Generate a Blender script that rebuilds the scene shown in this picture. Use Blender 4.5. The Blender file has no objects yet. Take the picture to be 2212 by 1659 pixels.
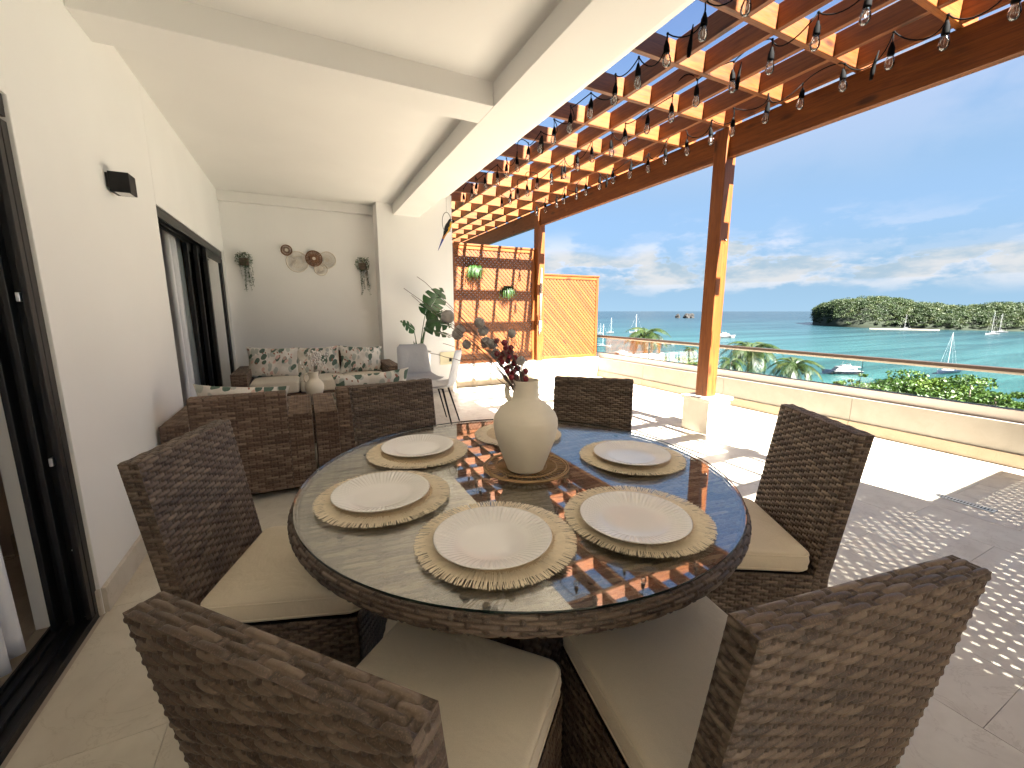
import bpy, bmesh, math, random
import numpy as np
from mathutils import Vector, Matrix, Euler

# ------------------------------------------------------------------ camera, sky, sun, exposure
SC = bpy.context.scene
COL = SC.collection
CAM_H = 1.28
cam_d = bpy.data.cameras.new('camera')
cam_d.sensor_width = 36.0
cam_d.lens = 36.0 * 900.0 / 2212.0
cam_d.clip_start = 0.02
cam_d.clip_end = 60000.0
cam = bpy.data.objects.new('camera', cam_d)
COL.objects.link(cam)
cam.location = (0, 0, CAM_H)
cam.rotation_euler = Euler((math.radians(90) - math.atan(157.5 / 900.0), 0, -math.radians(26.3)), 'XYZ')
SC.camera = cam

SUN_TRAVEL = Vector((-0.10, 1.0, -1.0)).normalized()
SUN_EL = math.asin(-SUN_TRAVEL.z)
SUN_AZ = math.atan2(-SUN_TRAVEL.x, -SUN_TRAVEL.y)      # clockwise from +Y

world = bpy.data.worlds.new('World')
SC.world = world
world.use_nodes = True
wt = world.node_tree
wt.nodes.clear()


def wn(t, **k):
    n = wt.nodes.new(t)
    for a, b in k.items():
        setattr(n, a, b)
    return n


w_out = wn('ShaderNodeOutputWorld')
w_bg = wn('ShaderNodeBackground')
w_bg.inputs['Strength'].default_value = 0.05
sky = wn('ShaderNodeTexSky', sky_type='NISHITA')
sky.sun_disc = False
sky.sun_elevation = SUN_EL
sky.sun_rotation = SUN_AZ
sky.altitude = 0
sky.air_density = 0.22
sky.dust_density = 0.1
sky.ozone_density = 1.2
w_tc = wn('ShaderNodeTexCoord')
w_sep = wn('ShaderNodeSeparateXYZ')
wt.links.new(w_tc.outputs['Generated'], w_sep.inputs[0])


def wmath(op, a, b=None, c=None, clamp=False):
    n = wn('ShaderNodeMath', operation=op)
    n.use_clamp = clamp
    for i, v in enumerate((a, b, c)):
        if v is None:
            continue
        if isinstance(v, (int, float)):
            n.inputs[i].default_value = v
        else:
            wt.links.new(v, n.inputs[i])
    return n.outputs[0]


def wramp(v, a, b):
    n = wn('ShaderNodeMapRange', interpolation_type='SMOOTHSTEP')
    wt.links.new(v, n.inputs['Value'])
    n.inputs['From Min'].default_value = a
    n.inputs['From Max'].default_value = b
    return n.outputs['Result']


def wnoise(scale_xyz, scale, detail, rough, off=(0, 0, 0), dist=0.0):
    m = wn('ShaderNodeMapping')
    wt.links.new(w_tc.outputs['Generated'], m.inputs['Vector'])
    m.inputs['Scale'].default_value = scale_xyz
    m.inputs['Location'].default_value = off
    n = wn('ShaderNodeTexNoise')
    n.inputs['Scale'].default_value = scale
    n.inputs['Detail'].default_value = detail
    n.inputs['Roughness'].default_value = rough
    n.inputs['Distortion'].default_value = dist
    wt.links.new(m.outputs[0], n.inputs['Vector'])
    return n.outputs['Fac']


elev = w_sep.outputs['Z']
# a bank of fair weather cumulus standing over the sea, soft veils higher up
n_bank = wnoise((1, 1, 2.8), 9.0, 10.0, 0.58, (0.3, 1.7, 0.0), 0.15)
n_big = wnoise((1, 1, 1.6), 2.3, 3.0, 0.5, (4.1, 0.2, 0.4))
n_veil = wnoise((1, 1, 1.8), 1.9, 8.0, 0.58, (5.0, 3.1, 0.4), 0.5)
topline = wmath('ADD', elev, wmath('MULTIPLY', wmath('SUBTRACT', n_big, 0.5), 0.20))
band = wmath('MULTIPLY', wramp(elev, 0.022, 0.06), wramp(topline, 0.20, 0.12))
bank = wmath('MULTIPLY', wramp(wmath('ADD', n_bank, wmath('MULTIPLY', band, 0.13)), 0.50, 0.64), band, clamp=True)
low_haze = wmath('ADD', wmath('MULTIPLY', wramp(elev, 0.62, 0.22), 0.80), wmath('MULTIPLY', wramp(elev, 0.22, 0.05), 0.17))
veil = wmath('MULTIPLY', wramp(n_veil, 0.36, 0.58), wramp(elev, 0.19, 0.38))
veil = wmath('MULTIPLY', veil, 0.80)
cov = wmath('MAXIMUM', wmath('MAXIMUM', bank, low_haze), wmath('MAXIMUM', veil, 0.12), clamp=True)
shade = wramp(wnoise((1, 1, 2.8), 9.0, 10.0, 0.58, (0.3, 1.7, 0.07), 0.15), 0.38, 0.62)
c_mix = wn('ShaderNodeMix', data_type='RGBA')
c_mix.inputs['A'].default_value = (0.40, 0.635, 0.84, 1)
c_mix.inputs['B'].default_value = (0.92, 0.95, 0.98, 1)
wt.links.new(wmath('MULTIPLY', bank, wmath('ADD', 0.25, wmath('MULTIPLY', shade, 0.75))), c_mix.inputs['Factor'])
v_mix = wn('ShaderNodeMix', data_type='RGBA')
v_mix.inputs['B'].default_value = (0.84, 0.91, 0.97, 1)
wt.links.new(veil, v_mix.inputs['Factor'])
wt.links.new(c_mix.outputs['Result'], v_mix.inputs['A'])
s_mul = wn('ShaderNodeMix', data_type='RGBA', blend_type='MULTIPLY')
s_mul.inputs['Factor'].default_value = 1.0
s_mul.inputs['B'].default_value = (1.0, 1.0, 1.0, 1)
wt.links.new(sky.outputs[0], s_mul.inputs['A'])
s_mix = wn('ShaderNodeMix', data_type='RGBA')
wt.links.new(cov, s_mix.inputs['Factor'])
wt.links.new(s_mul.outputs['Result'], s_mix.inputs['A'])
wt.links.new(v_mix.outputs['Result'], s_mix.inputs['B'])
wt.links.new(s_mix.outputs['Result'], w_bg.inputs['Color'])
wt.links.new(w_bg.outputs[0], w_out.inputs['Surface'])

sun_d = bpy.data.lights.new('sun', 'SUN')
sun_d.energy = 3.9
sun_d.angle = math.radians(0.53)
sun_d.color = (1.0, 0.95, 0.87)
sun = bpy.data.objects.new('sun', sun_d)
COL.objects.link(sun)
sun.rotation_euler = SUN_TRAVEL.to_track_quat('-Z', 'Y').to_euler()
sun.location = (0, -20, 30)

vs = SC.view_settings
vs.view_transform = 'Standard'
vs.look = 'None'
vs.exposure = 4.1
vs.gamma = 1.0
vs.use_curve_mapping = False
SC.display_settings.display_device = 'sRGB'
cy = SC.cycles
cy.max_bounces = 14
cy.diffuse_bounces = 7
cy.glossy_bounces = 6
cy.transmission_bounces = 8
cy.transparent_max_bounces = 16
cy.caustics_reflective = False
cy.caustics_refractive = False
cy.sample_clamp_indirect = 8.0
cy.use_denoising = True
try:
    cy.denoiser = 'OPENIMAGEDENOISE'
    cy.denoising_input_passes = 'RGB_ALBEDO_NORMAL'
    cy.denoising_prefilter = 'ACCURATE'
except Exception:
    pass

# ------------------------------------------------------------------ helpers


def tag(o, label=None, cat=None, group=None, kind=None):
    if label:
        o['label'] = label
    if cat:
        o['category'] = cat
    if group:
        o['group'] = group
    if kind:
        o['kind'] = kind
    return o


def empty(name, loc=(0, 0, 0), rz=0.0, label=None, cat=None, group=None):
    o = bpy.data.objects.new(name, None)
    o.empty_display_size = 0.05
    COL.objects.link(o)
    o.location = loc
    o.rotation_euler = (0, 0, rz)
    return tag(o, label, cat, group)


def copy_tree(o, parent=None):
    c = o.copy()
    COL.objects.link(c)
    if parent is not None:
        c.parent = parent
    for ch in list(o.children):
        copy_tree(ch, c)
    return c


class MB:
    """collects vertices and faces of ONE mesh"""

    def __init__(s):
        s.v = []
        s.f = []

    def add(s, vs, fs):
        b = len(s.v)
        s.v.extend(tuple(p) for p in vs)
        s.f.extend(tuple(i + b for i in f) for f in fs)
        return s

    def box(s, x0, x1, y0, y1, z0, z1, M=None):
        vs = [Vector(p) for p in ((x0, y0, z0), (x1, y0, z0), (x1, y1, z0), (x0, y1, z0),
                                  (x0, y0, z1), (x1, y0, z1), (x1, y1, z1), (x0, y1, z1))]
        if M is not None:
            vs = [M @ p for p in vs]
        return s.add(vs, [(0, 3, 2, 1), (4, 5, 6, 7), (0, 1, 5, 4), (1, 2, 6, 5), (2, 3, 7, 6), (3, 0, 4, 7)])

    def tube(s, pts, r, n=6, cap=True):
        pts = [Vector(p) for p in pts]
        m = len(pts)
        rs = r if isinstance(r, (list, tuple)) else [r] * m
        b = len(s.v)
        up = None
        for i, p in enumerate(pts):
            t = (pts[min(i + 1, m - 1)] - pts[max(i - 1, 0)])
            if t.length < 1e-9:
                t = Vector((0, 0, 1))
            t.normalize()
            if up is None:
                up = t.orthogonal().normalized()
            else:
                up = up - t * up.dot(t)
                if up.length < 1e-6:
                    up = t.orthogonal()
                up.normalize()
            w = t.cross(up)
            for k in range(n):
                a = 2 * math.pi * k / n
                s.v.append(tuple(p + (up * math.cos(a) + w * math.sin(a)) * rs[i]))
        for i in range(m - 1):
            for k in range(n):
                k2 = (k + 1) % n
                s.f.append((b + i * n + k, b + i * n + k2, b + (i + 1) * n + k2, b + (i + 1) * n + k))
        if cap:
            s.f.append(tuple(b + k for k in range(n))[::-1])
            s.f.append(tuple(b + (m - 1) * n + k for k in range(n)))
        return s

    def lathe(s, prof, n=24, c=(0, 0, 0), closed=False):
        b = len(s.v)
        m = len(prof)
        for r, z in prof:
            for k in range(n):
                a = 2 * math.pi * k / n
                s.v.append((c[0] + r * math.cos(a), c[1] + r * math.sin(a), c[2] + z))
        for i in range(m if closed else m - 1):
            for k in range(n):
                k2 = (k + 1) % n
                i2 = (i + 1) % m
                s.f.append((b + i * n + k, b + i * n + k2, b + i2 * n + k2, b + i2 * n + k))
        return s

    def ball(s, c, r, n=10, m=7, sc=(1, 1, 1), M=None):
        b = len(s.v)
        c = Vector(c)
        for i in range(m + 1):
            th = math.pi * i / m
            for k in range(n):
                a = 2 * math.pi * k / n
                p = Vector((math.sin(th) * math.cos(a) * sc[0], math.sin(th) * math.sin(a) * sc[1], math.cos(th) * sc[2])) * r
                if M is not None:
                    p = M @ p
                s.v.append(tuple(c + p))
        for i in range(m):
            for k in range(n):
                k2 = (k + 1) % n
                s.f.append((b + i * n + k, b + (i + 1) * n + k, b + (i + 1) * n + k2, b + i * n + k2))
        return s

    def mesh(s, name, smooth=False):
        me = bpy.data.meshes.new(name)
        me.from_pydata(s.v, [], s.f)
        me.validate(clean_customdata=False)
        if smooth:
            me.polygons.foreach_set('use_smooth', [True] * len(me.polygons))
        me.update()
        return me


def link(name, me, mat, parent=None, loc=(0, 0, 0), rot=(0, 0, 0), bevel=0.0, seg=2, kind=None):
    o = bpy.data.objects.new(name, me)
    COL.objects.link(o)
    if mat is not None and len(me.materials) == 0:
        me.materials.append(mat)
    o.location = loc
    o.rotation_euler = rot
    if parent is not None:
        o.parent = parent
    if bevel > 0:
        m = o.modifiers.new('bevel', 'BEVEL')
        m.width = bevel
        m.segments = seg
        m.limit_method = 'ANGLE'
    if kind:
        o['kind'] = kind
    return o


def mk(name, mb, mat, parent=None, loc=(0, 0, 0), rot=(0, 0, 0), smooth=False, bevel=0.0, seg=2, kind=None):
    return link(name, mb.mesh(name, smooth), mat, parent, loc, rot, bevel, seg, kind)


def boxo(name, mat, x0, x1, y0, y1, z0, z1, parent=None, bevel=0.0, centre=False, seg=2):
    """a box object; with centre its origin lies in its middle"""
    if centre:
        c = ((x0 + x1) / 2, (y0 + y1) / 2, (z0 + z1) / 2)
        mb = MB().box(x0 - c[0], x1 - c[0], y0 - c[1], y1 - c[1], z0 - c[2], z1 - c[2])
        return mk(name, mb, mat, parent, c, bevel=bevel, seg=seg)
    return mk(name, MB().box(x0, x1, y0, y1, z0, z1), mat, parent, bevel=bevel, seg=seg)


def np_mesh(name, V, Q, attr=None, smooth=True):
    me = bpy.data.meshes.new(name)
    V = np.asarray(V, dtype=np.float32)
    Q = np.asarray(Q, dtype=np.int32)
    me.vertices.add(len(V))
    me.vertices.foreach_set('co', V.ravel())
    me.loops.add(Q.size)
    me.loops.foreach_set('vertex_index', Q.ravel())
    me.polygons.add(len(Q))
    me.polygons.foreach_set('loop_start', np.arange(len(Q), dtype=np.int32) * Q.shape[1])
    me.update(calc_edges=True)
    if smooth:
        me.polygons.foreach_set('use_smooth', np.ones(len(Q), dtype=bool))
    if attr is not None:
        a = me.attributes.new('tint', 'FLOAT', 'POINT')
        a.data.foreach_set('value', np.asarray(attr, dtype=np.float32))
    me.validate(clean_customdata=False)
    me.update()
    return me


# ------------------------------------------------------------------ woven strands
_wr = np.random.default_rng(7)
_TAB = _wr.random((512, 512))


class Weave:
    """panels of woven strands gathered into one mesh; every strand is real relief"""

    def __init__(s):
        s.V = []
        s.Q = []
        s.T = []
        s.n = 0

    def panel(s, w, h, fn, p=0.0115, st=0.022, A=0.0028, nu=5, nv=4, diag=0, keep=None, seed=0, clamp=True, wrap=False):
        """w x h in u,v; rows of strands run along u; fn(u,v,d) -> xyz arrays"""
        cu = max(2, int(round(w / st * nu)))
        cv = max(2, int(round(h / p * nv)))
        u = np.linspace(0, w, cu + 1)
        v = np.linspace(0, h, cv + 1)
        U, Vv = np.meshgrid(u, v)
        if diag:
            a = math.radians(45) * diag
            Ur = U * math.cos(a) + Vv * math.sin(a) + 5.0
            Vr = -U * math.sin(a) + Vv * math.cos(a) + 5.0
        else:
            Ur, Vr = U, Vv
        row = np.floor(Vr / p + 1e-6)
        fv = Vr / p - row
        P = 2 * st
        g = Ur / P + 0.5 * row
        fr = g - np.round(g)
        d = np.abs(fr) * P
        w0, w1 = 0.045 * P, 0.17 * P
        q = np.clip((d - w0) / (w1 - w0), 0, 1)
        over = q * q * (3 - 2 * q)
        prof = np.sqrt(np.clip(1 - (2 * fv - 1) ** 2 * 0.98, 0, 1))
        hs = A * (-1.3 + 2.1 * over + 0.35 * np.cos(np.pi * (np.abs(fr) * 2 - 1))) + p * 0.52 * (prof - 1)
        sw = 0.065 * P
        hk = np.where(d < sw, p * 0.30 * np.sqrt(np.clip(1 - (d / sw) ** 2, 0, 1)) - A * 0.55, -9)
        D = np.maximum(np.maximum(hs, hk), -2.3 * A)
        ri = (row.astype(int) + seed * 37) % 512
        si = (np.floor(g).astype(int) + seed * 11) % 512
        T = 0.62 * _TAB[ri, si] + 0.38 * _TAB[ri, (si * 0 + 3) % 512]
        T = np.where(hk > hs, 0.30 * T + 0.05, T)
        if clamp:
            e = np.minimum(np.minimum(U, w - U) if not wrap else 1e3, np.minimum(Vv, h - Vv))
            D = D * np.clip(e / 0.004, 0, 1)
        X, Y, Z = fn(U, Vv, D)
        N = (cu + 1) * (cv + 1)
        s.V.append(np.stack([X.ravel(), Y.ravel(), Z.ravel()], 1))
        s.T.append(T.ravel())
        i = np.arange(cv)[:, None] * (cu + 1) + np.arange(cu)[None, :]
        q = np.stack([i, i + 1, i + cu + 2, i + cu + 1], -1).reshape(-1, 4)
        if keep is not None:
            k = keep(U, Vv).ravel()
            q = q[k[q].all(1)]
        s.Q.append(q + s.n)
        s.n += N
        return s

    def box(s, x0, x1, y0, y1, z0, z1, faces='xXyYZ', p=0.0115, st=0.022, A=0.0028, seed=0, toprow='x', nu=5, nv=4):
        k = dict(p=p, st=st, A=A, nu=nu, nv=nv)
        if 'y' in faces:
            s.panel(x1 - x0, z1 - z0, lambda u, v, d: (x0 + u, y0 - d, z0 + v), seed=seed, **k)
        if 'Y' in faces:
            s.panel(x1 - x0, z1 - z0, lambda u, v, d: (x1 - u, y1 + d, z0 + v), seed=seed + 1, **k)
        if 'X' in faces:
            s.panel(y1 - y0, z1 - z0, lambda u, v, d: (x1 + d, y0 + u, z0 + v), seed=seed + 2, **k)
        if 'x' in faces:
            s.panel(y1 - y0, z1 - z0, lambda u, v, d: (x0 - d, y1 - u, z0 + v), seed=seed + 3, **k)
        if 'Z' in faces:
            if toprow == 'x':
                s.panel(x1 - x0, y1 - y0, lambda u, v, d: (x0 + u, y0 + v, z1 + d), seed=seed + 4, **k)
            else:
                s.panel(y1 - y0, x1 - x0, lambda u, v, d: (x1 - v, y0 + u, z1 + d), seed=seed + 4, **k)
        if 'z' in faces:
            s.panel(x1 - x0, y1 - y0, lambda u, v, d: (x0 + u, y1 - v, z0 - d), seed=seed + 5, **k)
        return s

    def obj(s, name, mat, parent=None, loc=(0, 0, 0), rot=(0, 0, 0)):
        me = np_mesh(name, np.concatenate(s.V), np.concatenate(s.Q), np.concatenate(s.T))
        return link(name, me, mat, parent, loc, rot, kind='stuff')


# ------------------------------------------------------------------ materials
MATS = {}


class NT:
    def __init__(s, name):
        s.m = bpy.data.materials.new(name)
        s.m.use_nodes = True
        s.t = s.m.node_tree
        s.t.nodes.clear()
        s.out = s.n('ShaderNodeOutputMaterial')
        MATS[name] = s.m

    def n(s, t, **k):
        n = s.t.nodes.new(t)
        for a, b in k.items():
            setattr(n, a, b)
        return n

    def set(s, sock, v):
        if v is None:
            return
        if hasattr(v, 'is_linked'):
            s.t.links.new(v, sock)
        elif isinstance(v, (tuple, list)) and len(v) == 3 and sock.type == 'RGBA':
            sock.default_value = (*v, 1)
        else:
            sock.default_value = v

    def coord(s, kind='Object', scale=(1, 1, 1), rnd=False, rot=(0, 0, 0)):
        tc = s.n('ShaderNodeTexCoord')
        m = s.n('ShaderNodeMapping')
        s.t.links.new(tc.outputs[kind], m.inputs['Vector'])
        m.inputs['Scale'].default_value = scale
        m.inputs['Rotation'].default_value = rot
        if rnd:
            oi = s.n('ShaderNodeObjectInfo')
            mul = s.n('ShaderNodeVectorMath', operation='SCALE')
            mul.inputs[0].default_value = (17.3, 31.7, 11.1)
            s.t.links.new(oi.outputs['Random'], mul.inputs['Scale'])
            s.t.links.new(mul.outputs[0], m.inputs['Location'])
        return m.outputs[0]

    def noise(s, vec, scale=5.0, detail=4.0, rough=0.5, dist=0.0, out='Fac'):
        n = s.n('ShaderNodeTexNoise')
        s.set(n.inputs['Vector'], vec)
        n.inputs['Scale'].default_value = scale
        n.inputs['Detail'].default_value = detail
        n.inputs['Roughness'].default_value = rough
        n.inputs['Distortion'].default_value = dist
        return n.outputs[out]

    def ramp(s, fac, stops):
        r = s.n('ShaderNodeValToRGB')
        e = r.color_ramp.elements
        while len(e) < len(stops):
            e.new(0.5)
        for i, (p, c) in enumerate(stops):
            e[i].position = p
            e[i].color = (*c, 1) if len(c) == 3 else c
        s.set(r.inputs['Fac'], fac)
        return r.outputs['Color']

    def mr(s, v, a, b, c=0.0, d=1.0):
        n = s.n('ShaderNodeMapRange', interpolation_type='SMOOTHSTEP')
        s.set(n.inputs['Value'], v)
        n.inputs['From Min'].default_value = a
        n.inputs['From Max'].default_value = b
        n.inputs['To Min'].default_value = c
        n.inputs['To Max'].default_value = d
        return n.outputs['Result']

    def mix(s, f, a, b, blend='MIX'):
        n = s.n('ShaderNodeMix', data_type='RGBA', blend_type=blend)
        s.set(n.inputs['Factor'], f)
        s.set(n.inputs['A'], a)
        s.set(n.inputs['B'], b)
        return n.outputs['Result']

    def math(s, op, a, b=None):
        n = s.n('ShaderNodeMath', operation=op)
        s.set(n.inputs[0], a)
        if b is not None:
            s.set(n.inputs[1], b)
        return n.outputs[0]

    def attr(s, name):
        n = s.n('ShaderNodeAttribute')
        n.attribute_name = name
        return n.outputs['Fac']

    def rand(s):
        return s.n('ShaderNodeObjectInfo').outputs['Random']

    def bump(s, h, strength=0.3, dist=0.002):
        n = s.n('ShaderNodeBump')
        n.inputs['Strength'].default_value = strength
        n.inputs['Distance'].default_value = dist
        s.set(n.inputs['Height'], h)
        return n.outputs[0]

    def pbr(s, col, rough=0.5, normal=None, spec=0.5, metal=0.0, **extra):
        b = s.n('ShaderNodeBsdfPrincipled')
        s.set(b.inputs['Base Color'], col)
        s.set(b.inputs['Roughness'], rough)
        b.inputs['Specular IOR Level'].default_value = spec
        b.inputs['Metallic'].default_value = metal
        if normal is not None:
            s.set(b.inputs['Normal'], normal)
        for k, v in extra.items():
            s.set(b.inputs[k.replace('_', ' ')], v)
        s.t.links.new(b.outputs[0], s.out.inputs['Surface'])
        return b


def simple(name, col, rough=0.5, metal=0.0, spec=0.5, var=0.0, nscale=30.0):
    m = NT(name)
    c = col
    if var > 0:
        v = m.coord('Object', rnd=True)
        f = m.noise(v, nscale, 4, 0.6)
        lo = tuple(x * (1 - var) for x in col)
        hi = tuple(min(1, x * (1 + var)) for x in col)
        c = m.mix(f, lo, hi)
    m.pbr(c, rough, None, spec, metal)
    return m.m


# painted plaster
def plaster(name, col, bump=0.12):
    m = NT(name)
    v = m.coord('Object')
    big = m.noise(v, 0.9, 3, 0.5)
    fine = m.noise(v, 140.0, 3, 0.6)
    c = m.mix(m.mr(big, 0.3, 0.7), tuple(x * 0.965 for x in col), tuple(min(1, x * 1.015) for x in col))
    h = m.math('ADD', fine, m.math('MULTIPLY', m.noise(v, 14.0, 3, 0.5), 0.7))
    h = m.math('ADD', h, m.math('MULTIPLY', m.noise(v, 2.6, 3, 0.5), 4.0))
    scuff = m.noise(v, 5.0, 8, 0.7, 1.0)
    c = m.mix(m.mr(scuff, 0.66, 0.80, 0, 0.22), c, tuple(x * 0.72 for x in col))
    m.pbr(c, 0.75, m.bump(h, bump, 0.0025), 0.3)
    return m.m


M_WALL = plaster('wall_paint', (0.86, 0.85, 0.835))
M_CEIL = plaster('ceiling_paint', (0.82, 0.81, 0.79), 0.06)
M_LOWW = plaster('low_wall_paint', (0.62, 0.60, 0.56))


# cream limestone
def stone(name, c0, c1, c2, rough=0.35, vein=0.35, rnd=True):
    m = NT(name)
    v = m.coord('Object', rnd=rnd)
    n1 = m.noise(v, 2.2, 6, 0.62, 0.8)
    n2 = m.noise(v, 9.0, 5, 0.6, 0.3)
    c = m.ramp(n1, [(0.30, c0), (0.52, c1), (0.75, c2)])
    c = m.mix(m.mr(n2, 0.35, 0.8, 0, 0.45), c, tuple(x * 0.86 for x in c0))
    vn = m.noise(v, 3.1, 9, 0.65, 1.6)
    line = m.math('ABSOLUTE', m.math('SUBTRACT', vn, 0.5))
    c = m.mix(m.mr(line, 0.012, 0.0, 0, vein), c, (c0[0] * 0.62, c0[1] * 0.55, c0[2] * 0.46))
    c = m.mix(m.math('MULTIPLY', m.rand(), 0.28), c, tuple(x * 0.88 for x in c1))
    r = m.mr(n2, 0.2, 0.8, rough - 0.06, rough + 0.12)
    m.pbr(c, r, m.bump(n2, 0.05, 0.002), 0.45)
    return m.m


M_TILE = stone('floor_limestone', (0.56, 0.50, 0.405), (0.65, 0.595, 0.49), (0.71, 0.66, 0.555), 0.34)
M_SKIRT = stone('skirting_limestone', (0.25, 0.195, 0.13), (0.285, 0.225, 0.155), (0.32, 0.255, 0.18), 0.4)
M_SKIRTH = stone('house_skirting', (0.58, 0.52, 0.44), (0.65, 0.595, 0.515), (0.70, 0.645, 0.57), 0.4)
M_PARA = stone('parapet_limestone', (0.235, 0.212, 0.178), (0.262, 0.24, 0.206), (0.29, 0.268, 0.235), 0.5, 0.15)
M_PED = stone('pedestal_limestone', (0.46, 0.42, 0.36), (0.51, 0.47, 0.41), (0.55, 0.51, 0.45), 0.5, 0.15)
M_GROUT = simple('grout', (0.42, 0.36, 0.30), 0.8)


# stained pine, grain along one local axis
def wood(name, axis, dark=(0.072, 0.018, 0.003), mid=(0.155, 0.044, 0.0068), lite=(0.21, 0.068, 0.012), rough=0.42):
    m = NT(name)
    sc = {'x': (0.6, 9, 9), 'y': (9, 0.6, 9), 'z': (9, 9, 0.6)}[axis]
    v = m.coord('Object', sc, True)
    g = m.noise(v, 3.2, 6, 0.6, 1.2)
    g2 = m.noise(v, 16.0, 4, 0.6, 0.4)
    c = m.ramp(g, [(0.28, dark), (0.47, mid), (0.72, lite)])
    c = m.mix(m.mr(g2, 0.42, 0.72, 0, 0.55), c, dark)
    # knots
    kv = m.coord('Object', {'x': (2.2, 6, 6), 'y': (6, 2.2, 6), 'z': (6, 6, 2.2)}[axis], True)
    vo = m.n('ShaderNodeTexVoronoi', feature='F1')
    m.set(vo.inputs['Vector'], kv)
    vo.inputs['Scale'].default_value = 1.0
    c = m.mix(m.mr(vo.outputs['Distance'], 0.20, 0.07, 0, 0.85), c, (0.028, 0.007, 0.002))
    hs = m.n('ShaderNodeHueSaturation')
    m.set(hs.inputs['Color'], c)
    m.set(hs.inputs['Value'], m.mr(m.rand(), 0, 1, 0.82, 1.16))
    b = m.pbr(hs.outputs[0], m.mr(g2, 0.2, 0.8, rough - 0.08, rough + 0.15), m.bump(g2, 0.12, 0.002), 0.4)
    return m.m


M_WX, M_WY, M_WZ = wood('pine_x', 'x'), wood('pine_y', 'y'), wood('pine_z', 'z')
M_LAT = wood('lattice_pine', 'x', (0.09, 0.024, 0.0038), (0.135, 0.040, 0.0062), (0.165, 0.052, 0.009), 0.5)


def wicker(name, lo, mid, hi, rough=0.42):
    m = NT(name)
    v = m.coord('Object', rnd=True)
    t = m.attr('tint')
    n = m.noise(v, 90.0, 3, 0.6)
    f = m.math('ADD', m.math('MULTIPLY', t, 0.75), m.math('MULTIPLY', n, 0.35))
    c = m.ramp(f, [(0.12, lo), (0.5, mid), (0.92, hi)])
    sp = m.noise(v, 420.0, 2, 0.5)
    c = m.mix(m.mr(sp, 0.52, 0.68, 0, 0.35), c, tuple(min(1, x * 1.5) for x in hi))
    m.pbr(c, m.mr(sp, 0.3, 0.7, rough - 0.05, rough + 0.18), m.bump(sp, 0.25, 0.0006), 0.45)
    return m.m


M_WICK = wicker('wicker_brown', (0.026, 0.0165, 0.011), (0.086, 0.058, 0.040), (0.185, 0.136, 0.098))
M_WICKS = wicker('wicker_sofa', (0.032, 0.016, 0.010), (0.105, 0.062, 0.041), (0.25, 0.178, 0.128))
M_WTOP = wicker('wicker_table', (0.020, 0.014, 0.009), (0.092, 0.070, 0.046), (0.35, 0.28, 0.20))
M_DARK = simple('dark_frame', (0.012, 0.011, 0.010), 0.5)
M_CORE = simple('wicker_core', (0.012, 0.008, 0.006), 0.7)


def fabric(name, col, scale=900.0, rough=0.85):
    m = NT(name)
    v = m.coord('Object', rnd=True)
    big = m.noise(v, 6.0, 4, 0.55, 0.5)
    thr = m.noise(v, scale, 2, 0.5)
    c = m.mix(m.mr(thr, 0.3, 0.7), tuple(x * 0.88 for x in col), col)
    h = m.math('ADD', m.math('MULTIPLY', big, 3.0), m.math('MULTIPLY', thr, 0.12))
    m.pbr(c, rough, m.bump(h, 0.6, 0.006), 0.25, Sheen_Weight=0.15)
    return m.m


M_CUSH = fabric('cushion_beige', (0.72, 0.63, 0.49))
M_CUSHL = fabric('cushion_cream', (0.66, 0.60, 0.50))
M_GREYF = fabric('chair_fabric_grey', (0.36, 0.36, 0.37))
M_WHITEF = fabric('chair_fabric_pale', (0.62, 0.62, 0.64))


def curtain_mat():
    m = NT('curtain_linen')
    v = m.coord('Object')
    thr = m.noise(v, 500.0, 2, 0.5)
    d = m.n('ShaderNodeBsdfDiffuse')
    m.set(d.inputs['Color'], m.mix(thr, (0.84, 0.84, 0.87), (0.92, 0.92, 0.94)))
    tr = m.n('ShaderNodeBsdfTranslucent')
    tr.inputs['Color'].default_value = (0.8, 0.8, 0.83, 1)
    mx = m.n('ShaderNodeMixShader')
    mx.inputs[0].default_value = 0.15
    m.t.links.new(d.outputs[0], mx.inputs[1])
    m.t.links.new(tr.outputs[0], mx.inputs[2])
    m.t.links.new(mx.outputs[0], m.out.inputs['Surface'])
    return m.m


M_CURT = curtain_mat()


def thin_glass(name, tint=(0.97, 0.99, 0.98), ior=1.5, rough=0.0, boost=1.0):
    m = NT(name)
    fr = m.n('ShaderNodeFresnel')
    fr.inputs['IOR'].default_value = ior
    f = m.math('MULTIPLY', fr.outputs[0], boost)
    tr = m.n('ShaderNodeBsdfTransparent')
    tr.inputs['Color'].default_value = (*tint, 1)
    gl = m.n('ShaderNodeBsdfGlossy')
    gl.inputs['Roughness'].default_value = rough
    gl.inputs['Color'].default_value = (1, 1, 1, 1)
    mx = m.n('ShaderNodeMixShader')
    m.set(mx.inputs[0], f)
    m.t.links.new(tr.outputs[0], mx.inputs[1])
    m.t.links.new(gl.outputs[0], mx.inputs[2])
    m.t.links.new(mx.outputs[0], m.out.inputs['Surface'])
    return m.m


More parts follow.
